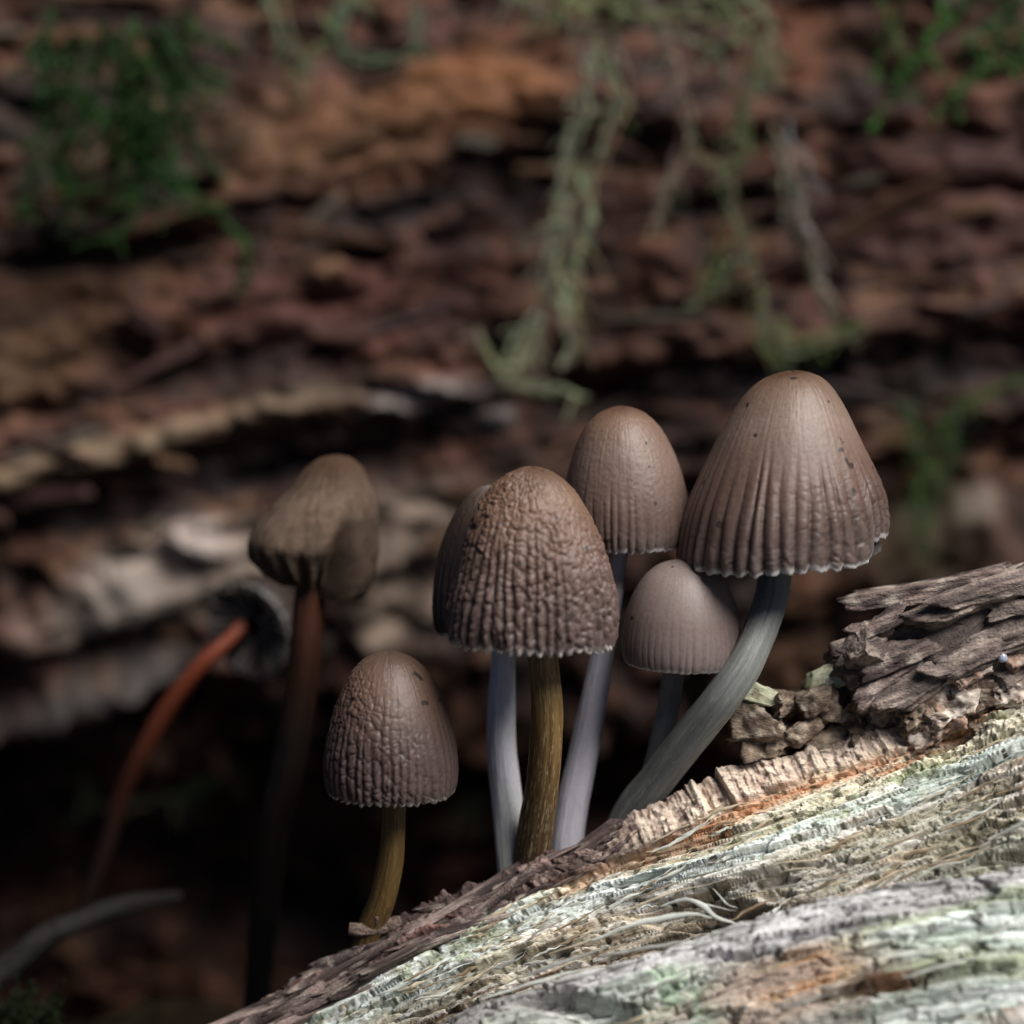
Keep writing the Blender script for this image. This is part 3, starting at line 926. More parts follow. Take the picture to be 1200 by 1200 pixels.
# ------------------------------------------------------------------ mushrooms
def cap_mesh(name, rad, height, prof, p, nth=360, nq=200):
    """bell cap. prof: (height 1..0, radius 0..1) from the apex to the rim; p: parameters of relief and colour"""
    seed = p.get('seed', 1)
    pr = spline([(a, b, 0) for a, b in prof], nq)[:, :2]
    zq, rq = pr[:, 0] * height, pr[:, 1] * rad
    q = np.linspace(0, 1, nq)
    th = np.linspace(-math.pi, math.pi, nth, endpoint=False)
    TH, Q = np.meshgrid(th, q)
    Rr, Zz = np.repeat(rq[:, None], nth, 1), np.repeat(zq[:, None], nth, 1)
    tr, tz = np.gradient(rq), np.gradient(zq)
    nl = np.hypot(tr, tz) + 1e-9
    NR, NZ = (-tz / nl)[:, None], (tr / nl)[:, None]
    sx, sy = np.sin(TH), -np.cos(TH)
    X3, Y3, Z3 = sx * Rr, sy * Rr, Zz
    # ridges running down to the rim
    n = p.get('ridges', 40)
    u = TH * n / (2 * math.pi) + .9 * fbm(sx * 2.3, sy * 2.3 + 4, Q * .8, seed, 3) + .12 * fbm(sx * 9, sy * 9, Q * 4, seed + 1, 2)
    k = np.floor(u)
    fr = u - k
    amp = .55 + .9 * hash3(k, k * 0, k * 0, seed + 7)
    ridge = np.sin(np.pi * fr) ** .75 - .6
    w_r = sstep(p.get('r0', .45), p.get('r1', .85), Q + .10 * (hash3(k, k * 0 + 1, k * 0, seed) - .5))
    side = 1 + p.get('ridge_left', 0) * (-sx)
    d = p.get('ra', .03) * ridge * amp * w_r * np.clip(side, 0, 2)
    groove = (1 - sstep(0, .28, np.minimum(fr, 1 - fr))) * w_r
    # cobbled wrinkles
    wa = p.get('wa', 0.0)
    crackle = 0
    if wa:
        wu = u * p.get('wx', 1.0) + .28 * fbm(X3 * 5, Z3 * 5, Y3 * 5, seed + 2, 3)
        wq = Q * p.get('wy', 14) + 1.3 * fbm(X3 * 4, Y3 * 4, Z3 * 4, seed + 3, 3) + 2.0 * hash3(k, k * 0, k * 0 + 4, seed)
        f1, f2, cid = worley(wu, wq, seed + 9, 1.0)
        g1, g2, gid = worley(wu * .47 + 3, wq * .42, seed + 19, 1.0)
        h1, h2, hid = worley(wu * 1.7 + 5, wq * 1.9, seed + 29, 1.0)
        e, e2, e3 = f2 - f1, g2 - g1, h2 - h1
        w_w = sstep(p.get('w0', .1), p.get('w1', .5), Q + p.get('wside', 0) * (-sx) + .18 * fbm(X3 * 2, Y3 * 2, Z3 * 2, seed + 4))
        sel = sstep(-.35, .45, fbm(X3 * 2.2, Y3 * 2.2, Z3 * 2.2, seed + 21))
        dome = np.sqrt(np.clip(1 - (f1 / .8) ** 2, 0, 1))
        cut = 1 - sstep(0, .26, e)
        cut2 = 1 - sstep(0, .13, e2)
        cut3 = 1 - sstep(0, .25, e3)
        d = d + wa * w_w * ((.35 + .65 * sel) * (dome - .6) + .5 * (cid - .5) + .25 * (gid - .5) - .5 * cut * (.5 + .5 * sel) - .28 * cut2 - .22 * cut3)
        crackle = np.clip(cut * .7 * (.4 + .6 * sel) + .35 * cut2 + cut3 * .3, 0, 1) * w_w
    # fine fibrils and unevenness
    d = d + p.get('fa', .006) * fbm(sx * 22, sy * 22, Q * 5, seed + 5, 4, .6) + p.get('ga', .004) * fbm(X3 * 24, Y3 * 24, Z3 * 24, seed + 6, 3)
    d = d + p.get('la', .02) * fbm(X3 * 1.2, Y3 * 1.2, Z3 * 1.2, seed + 8, 2) * sstep(0, .15, Q)
    # ragged, scalloped rim
    rim = sstep(.80, 1.0, Q)
    zoff = rim * (p.get('rag', .03) * (fbm(sx * 14, sy * 14, 0.3, seed + 10, 4, .6)) - p.get('scal', .03) * (np.sin(np.pi * fr) ** .6) * (.5 + amp * .5))
    for (ang, wdt, dz) in p.get('notch', []):
        zoff = zoff + sstep(.55, 1.0, Q) * dz * sstep(math.radians(ang), math.radians(ang + wdt), TH) * sstep(math.radians(ang + 95), math.radians(ang + 75), TH)
    rr = Rr + NR * d
    if 'warp' in p:
        rr = rr * (1 + p['warp'] * fbm(sx * .9 + 3, sy * .9, Q * .8, seed + 12, 2))
    G = np.stack([sx * rr + p.get('lean', 0) * (Zz / height) ** 1.4 * rad, sy * rr, Zz + NZ * d + zoff], -1)
    # colour
    st = p['stops']
    nz = fbm(X3 * 3, Y3 * 3, Z3 * 3, seed + 13, 4) * .5 + .5
    fb = fbm(sx * 26, sy * 26, Q * 4, seed + 14, 4, .6) * .5 + .5
    qq = np.clip(Q + .14 * (nz - .5) + .05 * (fb - .5), 0, 1)
    col = np.stack([np.interp(qq, [s[0] for s in st], [s[1][i] for s in st]) for i in range(3)], -1)
    col = col * A(.62, .568, .545) * (1 + p.get('fc', .4) * (fb - .5))[..., None]
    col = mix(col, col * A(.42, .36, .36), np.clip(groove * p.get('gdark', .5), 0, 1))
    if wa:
        col = mix(col, col * A(.45, .38, .36), np.clip(crackle * .8, 0, 1))  # wrinkle cuts darkened: shade of the creases put into the colour
    spk = sstep(.83, .87, fbm(X3 * 7, Y3 * 7, Z3 * 7, seed + 15, 2) * .5 + .5)
    col = mix(col, A(.015, .01, .008), spk * .9)
    edge = sstep(.975, .995, Q + .02 * (hash3(k, k * 0 + 3, k * 0, seed) - .5))
    col = mix(col, A(*p.get('edge', (.5, .47, .45))), edge * .85)
    # rolled margin and underside
    inner, icol = [], []
    g0 = G[-1]
    dirn = np.stack([sx[0], sy[0], 0 * sx[0]], -1)
    thick = p.get('thick', .03)
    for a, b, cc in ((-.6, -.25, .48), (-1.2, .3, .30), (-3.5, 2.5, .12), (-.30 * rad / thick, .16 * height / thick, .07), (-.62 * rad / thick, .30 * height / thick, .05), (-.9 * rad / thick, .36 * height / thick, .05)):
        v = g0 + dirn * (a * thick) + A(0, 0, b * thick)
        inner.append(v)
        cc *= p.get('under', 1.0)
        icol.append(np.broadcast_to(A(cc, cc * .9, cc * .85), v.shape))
    G2 = np.concatenate([G, np.array(inner)])
    C2 = np.concatenate([col, np.array(icol)])
    return grid_mesh(name, G2, C2, wrap=True, flip=True)


def gill_mesh(name, rad, height, n=44, seed=1, depth=.22):
    V, F, Cc = [], [], []
    r = random.Random(seed)
    for i in range(n):
        a = 2 * math.pi * i / n + r.uniform(-.02, .02)
        dx, dy = math.sin(a), -math.cos(a)
        px_, py_ = -dy * .006, dx * .006
        inner = .18 if i % 2 else .45
        ring = []
        for s in (1, -1):
            for fr, z0, z1 in ((inner, .36, .36 - depth), (.6, .27, .27 - depth * 1.1), (.82, .16, .16 - depth * .8), (.95, .05, .02)):
                b = len(V)
                V.append((dx * rad * fr + px_ * s, dy * rad * fr + py_ * s, height * z0))
                V.append((dx * rad * fr + px_ * s, dy * rad * fr + py_ * s, height * z1))
                ring.append(b)
                g = r.uniform(.16, .26)
                Cc += [(g * .7, g * .66, g * .66), (g, g * .95, g * .93)]
        for s0 in (0, 4):
            for j in range(3):
                a0, a1 = ring[s0 + j], ring[s0 + j + 1]
                F.append((a0, a0 + 1, a1 + 1, a1))
        for j in range(3):
            a0, a1, b0, b1 = ring[j] + 1, ring[j + 1] + 1, ring[4 + j] + 1, ring[5 + j] + 1
            F.append((a0, b0, b1, a1))
    return raw_mesh(name, np.array(V), F, np.array(Cc), smooth=False)


def stem_mesh(name, pts, widths, stops, seed, streak=.5, bright=None, bamt=.55, ns=150, nt=240, foot=1.25):
    p3 = [tuple(P(*p)) for p in pts]
    sc_ = [pxs(p[2]) for p in pts]
    rad = [w / 2 * sc_[0] for w in widths]
    G, TH, V = tube(p3, rad, ns, nt, jitter=.06, seed=seed)
    c0 = G.mean(1, keepdims=True)
    L = 6.0
    f = fbm(np.sin(TH) * 5, np.cos(TH) * 5, V * L * .5, seed, 4, .6)
    g = fbm(np.sin(TH) * 14, np.cos(TH) * 14, V * L * 2.6, seed + 4, 4, .8) * .5 + .5
    G = c0 + (G - c0) * (1 + .035 * f)[..., None]
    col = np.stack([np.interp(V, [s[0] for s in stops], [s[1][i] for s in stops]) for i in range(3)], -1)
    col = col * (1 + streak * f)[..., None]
    if bright is not None:
        col = mix(col, A(*bright), sstep(.57, .70, g) * bamt)
    return closed_tube(name, G, np.clip(col, .003, 1))


BELL = [(1, .0), (.997, .10), (.983, .20), (.948, .315), (.88, .435), (.76, .565), (.60, .71), (.43, .845), (.26, .95), (.12, .993), (.04, 1.0), (0, .985)]
EGG = [(1, .0), (.996, .10), (.98, .20), (.935, .34), (.84, .52), (.69, .70), (.51, .85), (.33, .945), (.17, .995), (.08, 1.0), (.03, .985), (0, .96)]
OVAL = [(1, .0), (.998, .11), (.983, .24), (.935, .42), (.835, .615), (.685, .78), (.505, .905), (.33, .98), (.19, 1.0), (.09, .985), (.03, .95), (0, .915)]
ROUND = [(1, .0), (.998, .11), (.985, .25), (.94, .45), (.84, .65), (.69, .81), (.51, .925), (.33, .985), (.19, 1.0), (.09, .985), (.03, .955), (0, .925)]
DOME = [(1, .0), (.995, .12), (.98, .24), (.92, .42), (.81, .61), (.66, .78), (.48, .905), (.3, .975), (.14, 1.0), (.05, .99), (0, .965)]


def mushroom(label, cap, stem, mat_cap=None, roll=0.0, pitch=0.0, spin=0.0, gill=True):
    cx, cy, Y, rpx, hpx, prof, par = cap
    s = pxs(Y)
    spts, sw, sstops, sseed, skw = stem
    foot = P(*spts[-1])
    root = thing('mushroom', tuple(foot), label, 'mushroom', 'mushrooms growing between the two logs')
    st = child('stem', stem_mesh('stem', spts, sw, sstops, sseed, **skw), M_STEM, root)
    me = cap_mesh('cap', rpx * s, hpx * s, prof, par)
    c = link('cap', me, mat_cap or M_CAP)
    c.parent = root
    c.location = P(cx, cy, Y) - foot
    c.rotation_euler = (math.radians(pitch), math.radians(roll), math.radians(spin))
    if gill:
        g = link('gills', gill_mesh('gills', rpx * s * .97, hpx * s, seed=sseed), M_GILL)
        g.parent = c
        g['kind'] = 'stuff'
    return root, c


def lin(r, g, b, k=1.0):
    f = lambda v: ((v / 255 + .055) / 1.055) ** 2.4 if v > 10 else v / 255 / 12.92
    return (f(r) * k, f(g) * k, f(b) * k)


# tall bell cap with its pale sheen painted into the stops, the largest
mushroom('largest mushroom, tall brown bell cap with ragged rim on a bent grey stem', 
         (919, 652, .6, 124, 219, BELL,
          dict(seed=3, ridges=40, ra=.054, r0=.50, r1=.95, ridge_left=.5, wa=.018, wx=1.0, wy=22, w0=.66, w1=.95, wside=-.14, fa=.005, fc=.3, ga=.003, lean=.15,
               rag=.06, scal=.016, notch=[(48, 4, .24)], gdark=.7, edge=(.45, .44, .43),
               stops=[(0, (.085, .042, .020)), (.10, (.11, .058, .030)), (.22, (.22, .145, .10)), (.42, (.31, .235, .190)), (.66, (.20, .128, .100)), (.85, (.15, .100, .084)), (1, (.19, .15, .14))])),
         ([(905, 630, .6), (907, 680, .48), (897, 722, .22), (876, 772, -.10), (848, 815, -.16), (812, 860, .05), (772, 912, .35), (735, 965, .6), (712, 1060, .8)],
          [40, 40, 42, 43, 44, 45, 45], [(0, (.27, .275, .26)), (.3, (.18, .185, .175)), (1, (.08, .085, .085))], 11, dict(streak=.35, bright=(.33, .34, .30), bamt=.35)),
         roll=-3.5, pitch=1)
# middle cap behind
mushroom('smooth brown cap on a slender lilac-grey stem, behind the wrinkled cap', 
         (734, 637, .95, 75, 163, OVAL,
          dict(seed=5, ridges=40, fc=.2, ra=.024, r0=.66, r1=1.0, ridge_left=1.0, fa=.004, ga=.004, lean=-.05, rag=.02, scal=.02, gdark=.4, edge=(.6, .6, .6),
               stops=[(0, (.10, .045, .026)), (.12, (.13, .066, .040)), (.32, (.24, .155, .108)), (.55, (.27, .195, .16)), (.85, (.165, .11, .094)), (1, (.2, .16, .145))])),
         ([(733, 600, .95), (724, 650, .95), (714, 720, .95), (700, 800, .95), (684, 880, 1.0), (670, 950, .9), (662, 1020, .8), (655, 1120, .8)],
          [23, 24, 28, 34, 38, 42, 44], [(0, (.52, .51, .55)), (.4, (.48, .46, .51)), (1, (.28, .27, .30))], 12, dict(streak=.12)), roll=-1)
# wrinkled front cap
mushroom('deeply wrinkled brown cap on a golden-brown speckled stem', 
         (624, 747, -.35, 99, 204, EGG,
          dict(seed=8, ridges=46, ra=.055, r0=.35, r1=.95, wa=.036, wx=1.12, wy=23, w0=.02, w1=.5, wside=.12, fa=.006, ga=.004, lean=-.06, rag=.03, scal=.045, gdark=.4, edge=(.42, .38, .36), la=.04,
               stops=[(0, (.10, .056, .036)), (.15, (.16, .095, .058)), (.38, (.27, .17, .115)), (.65, (.215, .14, .11)), (.9, (.155, .108, .098)), (1, (.2, .155, .145))])),
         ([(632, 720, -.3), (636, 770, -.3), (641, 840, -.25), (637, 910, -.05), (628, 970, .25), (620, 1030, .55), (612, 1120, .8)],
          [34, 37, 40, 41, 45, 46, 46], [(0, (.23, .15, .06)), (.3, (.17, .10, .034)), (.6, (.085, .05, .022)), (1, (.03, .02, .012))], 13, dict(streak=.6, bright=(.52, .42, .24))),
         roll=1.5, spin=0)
# the one hidden behind it, white stem
mushroom('dark cap half hidden behind the wrinkled cap, on a smooth white stem', 
         (589, 733, .9, 83, 168, EGG,
          dict(seed=17, ridges=36, ra=.03, r0=.5, r1=.9, fa=.006, warp=.05, lean=-.05,
               stops=[(0, (.2, .17, .15)), (.2, (.09, .065, .05)), (.5, (.05, .034, .026)), (1, (.05, .035, .03))])),
         ([(590, 700, .95), (590, 770, .9), (588, 830, .85), (588, 880, .8), (594, 940, .7), (598, 1000, .6), (600, 1110, .6)],
          [27, 29, 33, 36, 36, 31, 28], [(0, (.68, .67, .72)), (.5, (.72, .71, .75)), (.75, (.55, .55, .48)), (1, (.3, .28, .16))], 14, dict(streak=.08)), roll=-3)
# small smooth cap
mushroom('small smooth grey-brown cap under the rim of the largest cap', 
         (797, 777, .32, 71, 124, ROUND,
          dict(seed=23, ridges=48, ra=.006, r0=.6, r1=1.0, fa=.002, fc=.15, ga=.001, la=.01, rag=.012, scal=.008, gdark=.3, edge=(.5, .48, .48),
               stops=[(0, (.26, .215, .20)), (.4, (.33, .275, .26)), (.75, (.27, .21, .195)), (1, (.3, .26, .25))])),
         ([(794, 745, .32), (789, 790, .4), (783, 830, .55), (771, 885, .7), (757, 940, .75), (745, 1030, .8)],
          [26, 26, 27, 28, 29, 30], [(0, (.20, .205, .21)), (1, (.10, .105, .115))], 15, dict(streak=.25)), roll=2)
# left front cap
mushroom('egg-shaped dark brown cap with a wrinkled flank, lowest and nearest the dark crevice', 
         (460, 926, -.1, 80, 168, OVAL,
          dict(seed=29, ridges=46, ra=.034, r0=.5, r1=.95, ridge_left=.6, wa=.022, wx=1.0, wy=24, w0=.35, w1=.95, wside=.38, fa=.004, ga=.003, lean=-.04, rag=.025, scal=.025, gdark=.45, edge=(.34, .30, .28),
               stops=[(0, (.10, .07, .058)), (.15, (.13, .082, .06)), (.42, (.19, .118, .086)), (.75, (.125, .083, .074)), (1, (.14, .105, .10))])),
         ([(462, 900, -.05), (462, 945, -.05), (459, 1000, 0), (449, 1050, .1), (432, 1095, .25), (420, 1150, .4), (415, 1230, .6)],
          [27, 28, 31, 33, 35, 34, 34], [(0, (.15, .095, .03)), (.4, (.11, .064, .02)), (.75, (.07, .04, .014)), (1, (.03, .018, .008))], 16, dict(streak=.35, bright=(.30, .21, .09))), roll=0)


def shrivelled():
    # withered cap: pinched top, left side curled in to the stem, a flap hanging on the right
    Y = 2.4
    s = pxs(Y)
    foot = P(318, 1010, Y + .5)
    root = thing('mushroom', tuple(P(300, 1180, Y + .9)), 'withered drooping brown cap on a dark red-brown stem', 'mushroom', 'mushrooms growing between the two logs')
    child('stem', stem_mesh('stem', [(372, 640, Y), (364, 690, Y), (358, 760, Y), (348, 840, Y + .1), (335, 910, Y + .2), (318, 990, Y + .4), (300, 1180, Y + .9)],
                            [34, 38, 40, 40, 38, 36, 34], [(0, (.075, .022, .008)), (.22, (.03, .010, .005)), (.4, (.008, .005, .003)), (1, (.004, .003, .002))], 21, streak=.5), M_STEM, root)
    nth, nq = 300, 170
    th = np.linspace(-math.pi, math.pi, nth, endpoint=False)
    q = np.linspace(0, 1, nq)
    TH, Q = np.meshgrid(th, q)
    sx, sy = np.sin(TH), -np.cos(TH)
    pr = spline([(0, 0, 0), (-4, 16, 0), (-16, 30, 0), (-38, 44, 0), (-62, 60, 0), (-88, 72, 0), (-108, 74, 0), (-126, 62, 0), (-142, 44, 0), (-154, 26, 0)], nq)
    Z, R = np.repeat(pr[:, :1], nth, 1), np.repeat(pr[:, 1:2], nth, 1)
    # the flap on the right keeps hanging instead of curling in
    flap = sstep(.35, .62, np.sin(TH)) * sstep(-.6, .1, np.cos(TH))
    tail = sstep(.55, 1, Q)
    R = R + flap * tail * 34
    Z = Z - flap * tail * 16
    fold = np.exp(-((TH - .60) / .2) ** 2) * sstep(.4, .8, Q)
    pl = np.sin(TH * 17 + 1.2 * fbm(sx * 2, sy * 2, Q, 5)) * sstep(.62, .9, Q) * (1 - flap)
    d = 8 * pl - 36 * fold + 7 * fbm(sx * 1.6, sy * 1.6, Q * 2.5, 6, 3) + 1.6 * fbm(sx * 9, sy * 9, Q * 12, 7, 3)
    R = np.maximum(R + d, 1)
    cx = 393 - 30 * sstep(.1, .75, Q) + 2 * fbm(Q * 2, Q * 0, seed=3)
    X = (cx - 366) + sx * R
    G = np.stack([X * s, sy * R * s * .9, Z * s], -1)
    nz = fbm(X * .09, R * sy * .09, Z * .09, 9, 4) * .5 + .5
    col = mix(A(.12, .083, .060), A(.085, .057, .041), sstep(.3, .75, nz))
    col = mix(A(.06, .035, .022), col, sstep(.12, .34, Q + .1 * (nz - .5)))
    col = mix(col, A(.022, .015, .011), np.maximum(flap * .6 * sstep(.3, .6, Q), np.clip(fold, 0, 1) * .5))  # flap and fold painted dark, their shade put into the colour
    G2 = np.concatenate([G, (G[-1] * A(.6, .6, 1) + A(0, 0, .05))[None], (G[-1] * A(.15, .15, 1) + A(0, 0, .5))[None]])
    c2 = np.concatenate([col, np.full((2, nth, 3), .02)])
    me = grid_mesh('cap', G2, c2, wrap=True, flip=True)
    c = link('cap', me, M_GILL)
    c.parent = root
    c.location = P(366, 533, Y) - Vector(root.location)
    c.rotation_euler = (0, 0, 0)


shrivelled()


def tipped():
    # blurred cap tipped over, its gills and red stem showing
    Y = 5.0
    s = pxs(Y)
    root = thing('mushroom', tuple(P(88, 1090, Y + .2)), 'tipped-over blurred mushroom with grey gills and a thin red-orange stem', 'mushroom', 'mushrooms growing between the two logs')
    child('stem', stem_mesh('stem', [(284, 732, Y), (268, 750, Y - .15), (235, 780, Y - .3), (196, 830, Y - .3), (165, 885, Y - .2), (140, 940, Y), (122, 1000, Y + .1), (88, 1090, Y + .2)],
                            [16, 19, 21, 22, 21, 20, 19, 18], [(0, (.17, .032, .010)), (.3, (.13, .030, .012)), (.5, (.07, .019, .010)), (.68, (.022, .008, .005)), (1, (.006, .004, .003))], 31, streak=.2), M_STEM, root)
    rad, hh = 64 * s, 78 * s
    me = cap_mesh('cap', rad, hh, DOME, dict(seed=37, under=.45, ridges=30, ra=.02, fa=.005, rag=.03, scal=.02, warp=.06, edge=(.13, .12, .11), stops=[(0, (.03, .018, .012)), (1, (.035, .022, .016))]), nth=160, nq=80)
    c = link('cap', me, M_CAP)
    c.parent = root
    ax = Vector((.50, .78, .22)).normalized()          # from the gills to the apex
    c.rotation_mode = 'QUATERNION'
    c.rotation_quaternion = ax.to_track_quat('Z', 'Y')
    c.location = P(290, 738, Y - .1) - Vector(root.location)
    r = random.Random(3)
    n = 26
    for i in range(n):
        a = 2 * math.pi * i / n
        inner = .2 if i % 2 else .5
        pts = [(inner, .34), (.6, .27), (.82, .16), (.96, .03)]
        V, F, Cc = [], [], []
        for sd in (.022, -.022):
            for fr, z in pts:
                for dz in (0, -.2 if fr < .9 else -.04):
                    V.append((math.sin(a) * rad * fr + math.cos(a) * sd, -math.cos(a) * rad * fr + math.sin(a) * sd, hh * (z + dz)))
                    g = (.06 + .22 * ((i * 7) % 5) / 4) if dz else .03
                    Cc.append((g * 1.15, g * .98, g * .85))
        for o in (0, 8):
            for j in range(3):
                F.append((o + 2 * j, o + 2 * j + 1, o + 2 * j + 3, o + 2 * j + 2))
        for j in range(3):
            F.append((2 * j + 1, 8 + 2 * j + 1, 8 + 2 * j + 3, 2 * j + 3))
        g = link('gill', raw_mesh('gill', np.array(V), F, np.array(Cc), smooth=False), M_GILL)
        g.parent = c


tipped()

# ------------------------------------------------------------------ moss
def moss_strand(root, pts, width, col, seed, density=1.0, name='strand'):
    """a hanging moss shoot: thin stem with small pointed leaves all round it"""
    r = random.Random(seed)
    pts = [(a, b, d + BACK - .1 if d > 5 else d) for a, b, d in pts]
    width *= 1.75 if density > 1.5 else 1.35
    p3 = np.array([tuple(P(*p)) for p in pts])
    L = np.linalg.norm(np.diff(p3, axis=0), axis=1).sum()
    n = max(10, int(L * 9))
    c = spline(p3, n)
    c = c + .07 * np.stack([vnoise(np.arange(n) * .35, k * 5.0, seed=seed + k) for k in range(3)], 1)
    curves = [(c, 1.0)]
    for j in range(int(L * 2.2)):                 # short side shoots
        i = r.randrange(1, n - 1)
        d = Vector((r.uniform(-1, 1), r.uniform(-.7, .1), r.uniform(-1, .25))).normalized()
        ln = r.uniform(.15, .5)
        e = [c[i], c[i] + np.array(d) * ln * .5 + A(0, 0, -.03), c[i] + np.array(d) * ln + A(0, 0, -.12)]
        curves.append((spline(e, 6), .6))
    V, F, Cc = [], [], []
    col = A(*col)
    for cv, wk in curves:
        m = len(cv)
        T = np.gradient(cv, axis=0)
        T /= np.linalg.norm(T, axis=1)[:, None] + 1e-9
        b0 = len(V)
        for i in range(m):
            a = np.cross(T[i], (0.3, 1, 0.2))
            a /= np.linalg.norm(a) + 1e-9
            b = np.cross(T[i], a)
            rr = width * .17 * wk * (1 - .5 * i / m)
            for k in range(4):
                t = k * math.pi / 2
                V.append(cv[i] + (a * math.cos(t) + b * math.sin(t)) * rr)
                Cc.append(col * .75)
            if i:
                for k in range(4):
                    q = b0 + 4 * i
                    F.append((q - 4 + k, q - 4 + (k + 1) % 4, q + (k + 1) % 4, q + k))
        ll = np.linalg.norm(np.diff(cv, axis=0), axis=1).sum()
        for j in range(int(ll * 46 * density)):
            f = r.random() * (m - 1)
            i = int(f)
            base = cv[i] + (cv[min(i + 1, m - 1)] - cv[i]) * (f - i)
            t = T[i]
            a = np.cross(t, (r.uniform(-1, 1), r.uniform(-1, 1), r.uniform(-1, 1)))
            a /= np.linalg.norm(a) + 1e-9
            ln = width * wk * r.uniform(.35, .95)
            d = a * r.uniform(.4, .9) + t * r.uniform(.3, 1.1)
            d /= np.linalg.norm(d)
            sd = np.cross(d, t)
            sd /= np.linalg.norm(sd) + 1e-9
            w = ln * (.24 if density > 1.5 else .13)
            k = len(V)
            up = np.cross(sd, d) * w * .5
            V += [base, base + d * ln * .45 + sd * w + up, base + d * ln, base + d * ln * .45 - sd * w + up]
            cc = col * r.uniform(.55, 1.4)
            Cc += [cc * .9, cc, cc * 1.15, cc]
            F += [(k, k + 1, k + 2), (k, k + 2, k + 3)]
    me = raw_mesh(name, np.array(V), F, np.array(Cc), smooth=False)
    return child(name, me, M_MOSS, root)


def moss_thing(label, group, base, strands, width, col, seed, name='hanging_moss'):
    root = thing(name, tuple(P(base[0], base[1], base[2] + (BACK if base[2] > 5 else 0))), label, 'moss', group)
    for i, st in enumerate(strands):
        k = random.Random(seed * 31 + i)
        c = tuple(v * k.uniform(.8, 1.2) for v in col)
        if name == 'hanging_moss':          # finer threads tangled with the main one
            for j in range(2):
                ox, oy = k.uniform(-9, 9), k.uniform(-9, 9)
                st2 = [(a + ox + k.uniform(-9, 9), b + oy + k.uniform(-8, 8), d + k.uniform(-.15, .25)) for a, b, d in st]
                moss_strand(root, st2, width * k.uniform(.35, .6), tuple(v * k.uniform(.7, 1.3) for v in col), seed * 707 + i * 9 + j, density=.9)
        moss_strand(root, st, width * k.uniform(.75, 1.0), c, seed * 101 + i, density=1.9 if name == 'moss_clump' else 1.25)
    return root


PALE = (.28, .28, .17)
GREEN = (.045, .10, .025)
MID = (.13, .16, .07)
Ym = 6.2
g_m = 'moss hanging on the fallen log'
moss_thing('long pale grey-green moss strands hanging down the log above the middle cap', g_m, (690, 60, Ym), [
    [(700, 50, 6.0), (680, 120, 6.0), (664, 180, 5.9), (655, 240, 5.9), (645, 300, 5.9), (640, 345, 6.0)],
    [(712, 60, 6.0), (728, 110, 5.9), (712, 155, 5.9), (692, 200, 5.9), (670, 250, 5.9), (655, 300, 5.9)],
    [(645, 300, 5.9), (655, 345, 5.9), (668, 395, 5.9), (660, 420, 5.9)],
    [(645, 340, 6.0), (620, 390, 6.0), (600, 440, 6.0), (575, 425, 6.0), (560, 390, 6.0)],
    [(640, 370, 6.0), (612, 420, 6.0), (590, 445, 6.0), (640, 455, 6.0), (680, 470, 6.0)],
    [(680, 200, 6.0), (690, 240, 6.0), (672, 300, 6.0), (660, 360, 6.0)]], .15, PALE, 1)
moss_thing('branching dull green moss strand reaching down to the tip of the largest cap', g_m, (860, 60, Ym), [
    [(885, 40, 6.2), (880, 120, 6.0), (862, 180, 6.0), (856, 230, 6.0), (876, 300, 6.0), (892, 350, 6.0), (905, 385, 6.0), (935, 412, 6.0)],
    [(905, 385, 6.0), (930, 410, 5.9), (965, 400, 5.9), (1005, 392, 6.0)],
    [(868, 265, 6.0), (845, 300, 6.0), (822, 345, 6.0)],
    [(880, 300, 6.0), (850, 320, 5.9), (815, 360, 5.9)],
    [(872, 120, 6.1), (868, 180, 6.0), (850, 200, 6.0)],
    [(890, 340, 6.0), (900, 400, 6.0), (925, 425, 6.0)]], .14, MID, 2)
moss_thing('thin forked pale moss strand between the two longer hanging strands', g_m, (780, 40, Ym), [
    [(770, 30, 6.2), (790, 80, 6.1), (806, 120, 6.0), (806, 170, 6.0), (785, 220, 6.0), (765, 275, 6.0)],
    [(806, 170, 6.0), (830, 190, 6.0), (850, 192, 6.0)],
    [(800, 180, 6.0), (780, 230, 6.0), (772, 260, 6.0)]], .12, (.2, .185, .12), 3)
moss_thing('short dry grey strand hanging above the tip of the largest cap', g_m, (905, 150, Ym), [
    [(905, 150, 6.3), (925, 185, 6.1), (938, 225, 6.0), (944, 260, 6.0), (960, 320, 6.0), (975, 360, 6.1)],
    [(915, 165, 6.2), (932, 210, 6.1), (930, 250, 6.1)]], .12, (.28, .25, .22), 4)
moss_thing('tangled grey-green moss mat along the top edge of the log', g_m, (740, 0, 6.6), [
    [(560, -20, 6.6), (620, 10, 6.4), (670, 30, 6.3), (725, 50, 6.2)],
    [(610, -10, 6.5), (625, 25, 6.3), (660, 10, 6.3), (720, 0, 6.3)],
    [(720, -15, 6.4), (770, 20, 6.2), (820, 25, 6.2), (870, 5, 6.2)],
    [(760, 10, 6.3), (800, 45, 6.2), (850, 50, 6.1), (890, 25, 6.2)],
    [(830, -15, 6.4), (860, 20, 6.2), (890, 60, 6.2), (880, 100, 6.2)],
    [(870, -15, 6.4), (895, 20, 6.2), (905, 60, 6.2), (890, 110, 6.2)],
    [(690, -10, 6.4), (740, 20, 6.2), (790, 10, 6.2), (840, -5, 6.3)],
    [(640, -15, 6.4), (700, 10, 6.3), (750, -5, 6.3)]], .17, (.2, .2, .125), 5)
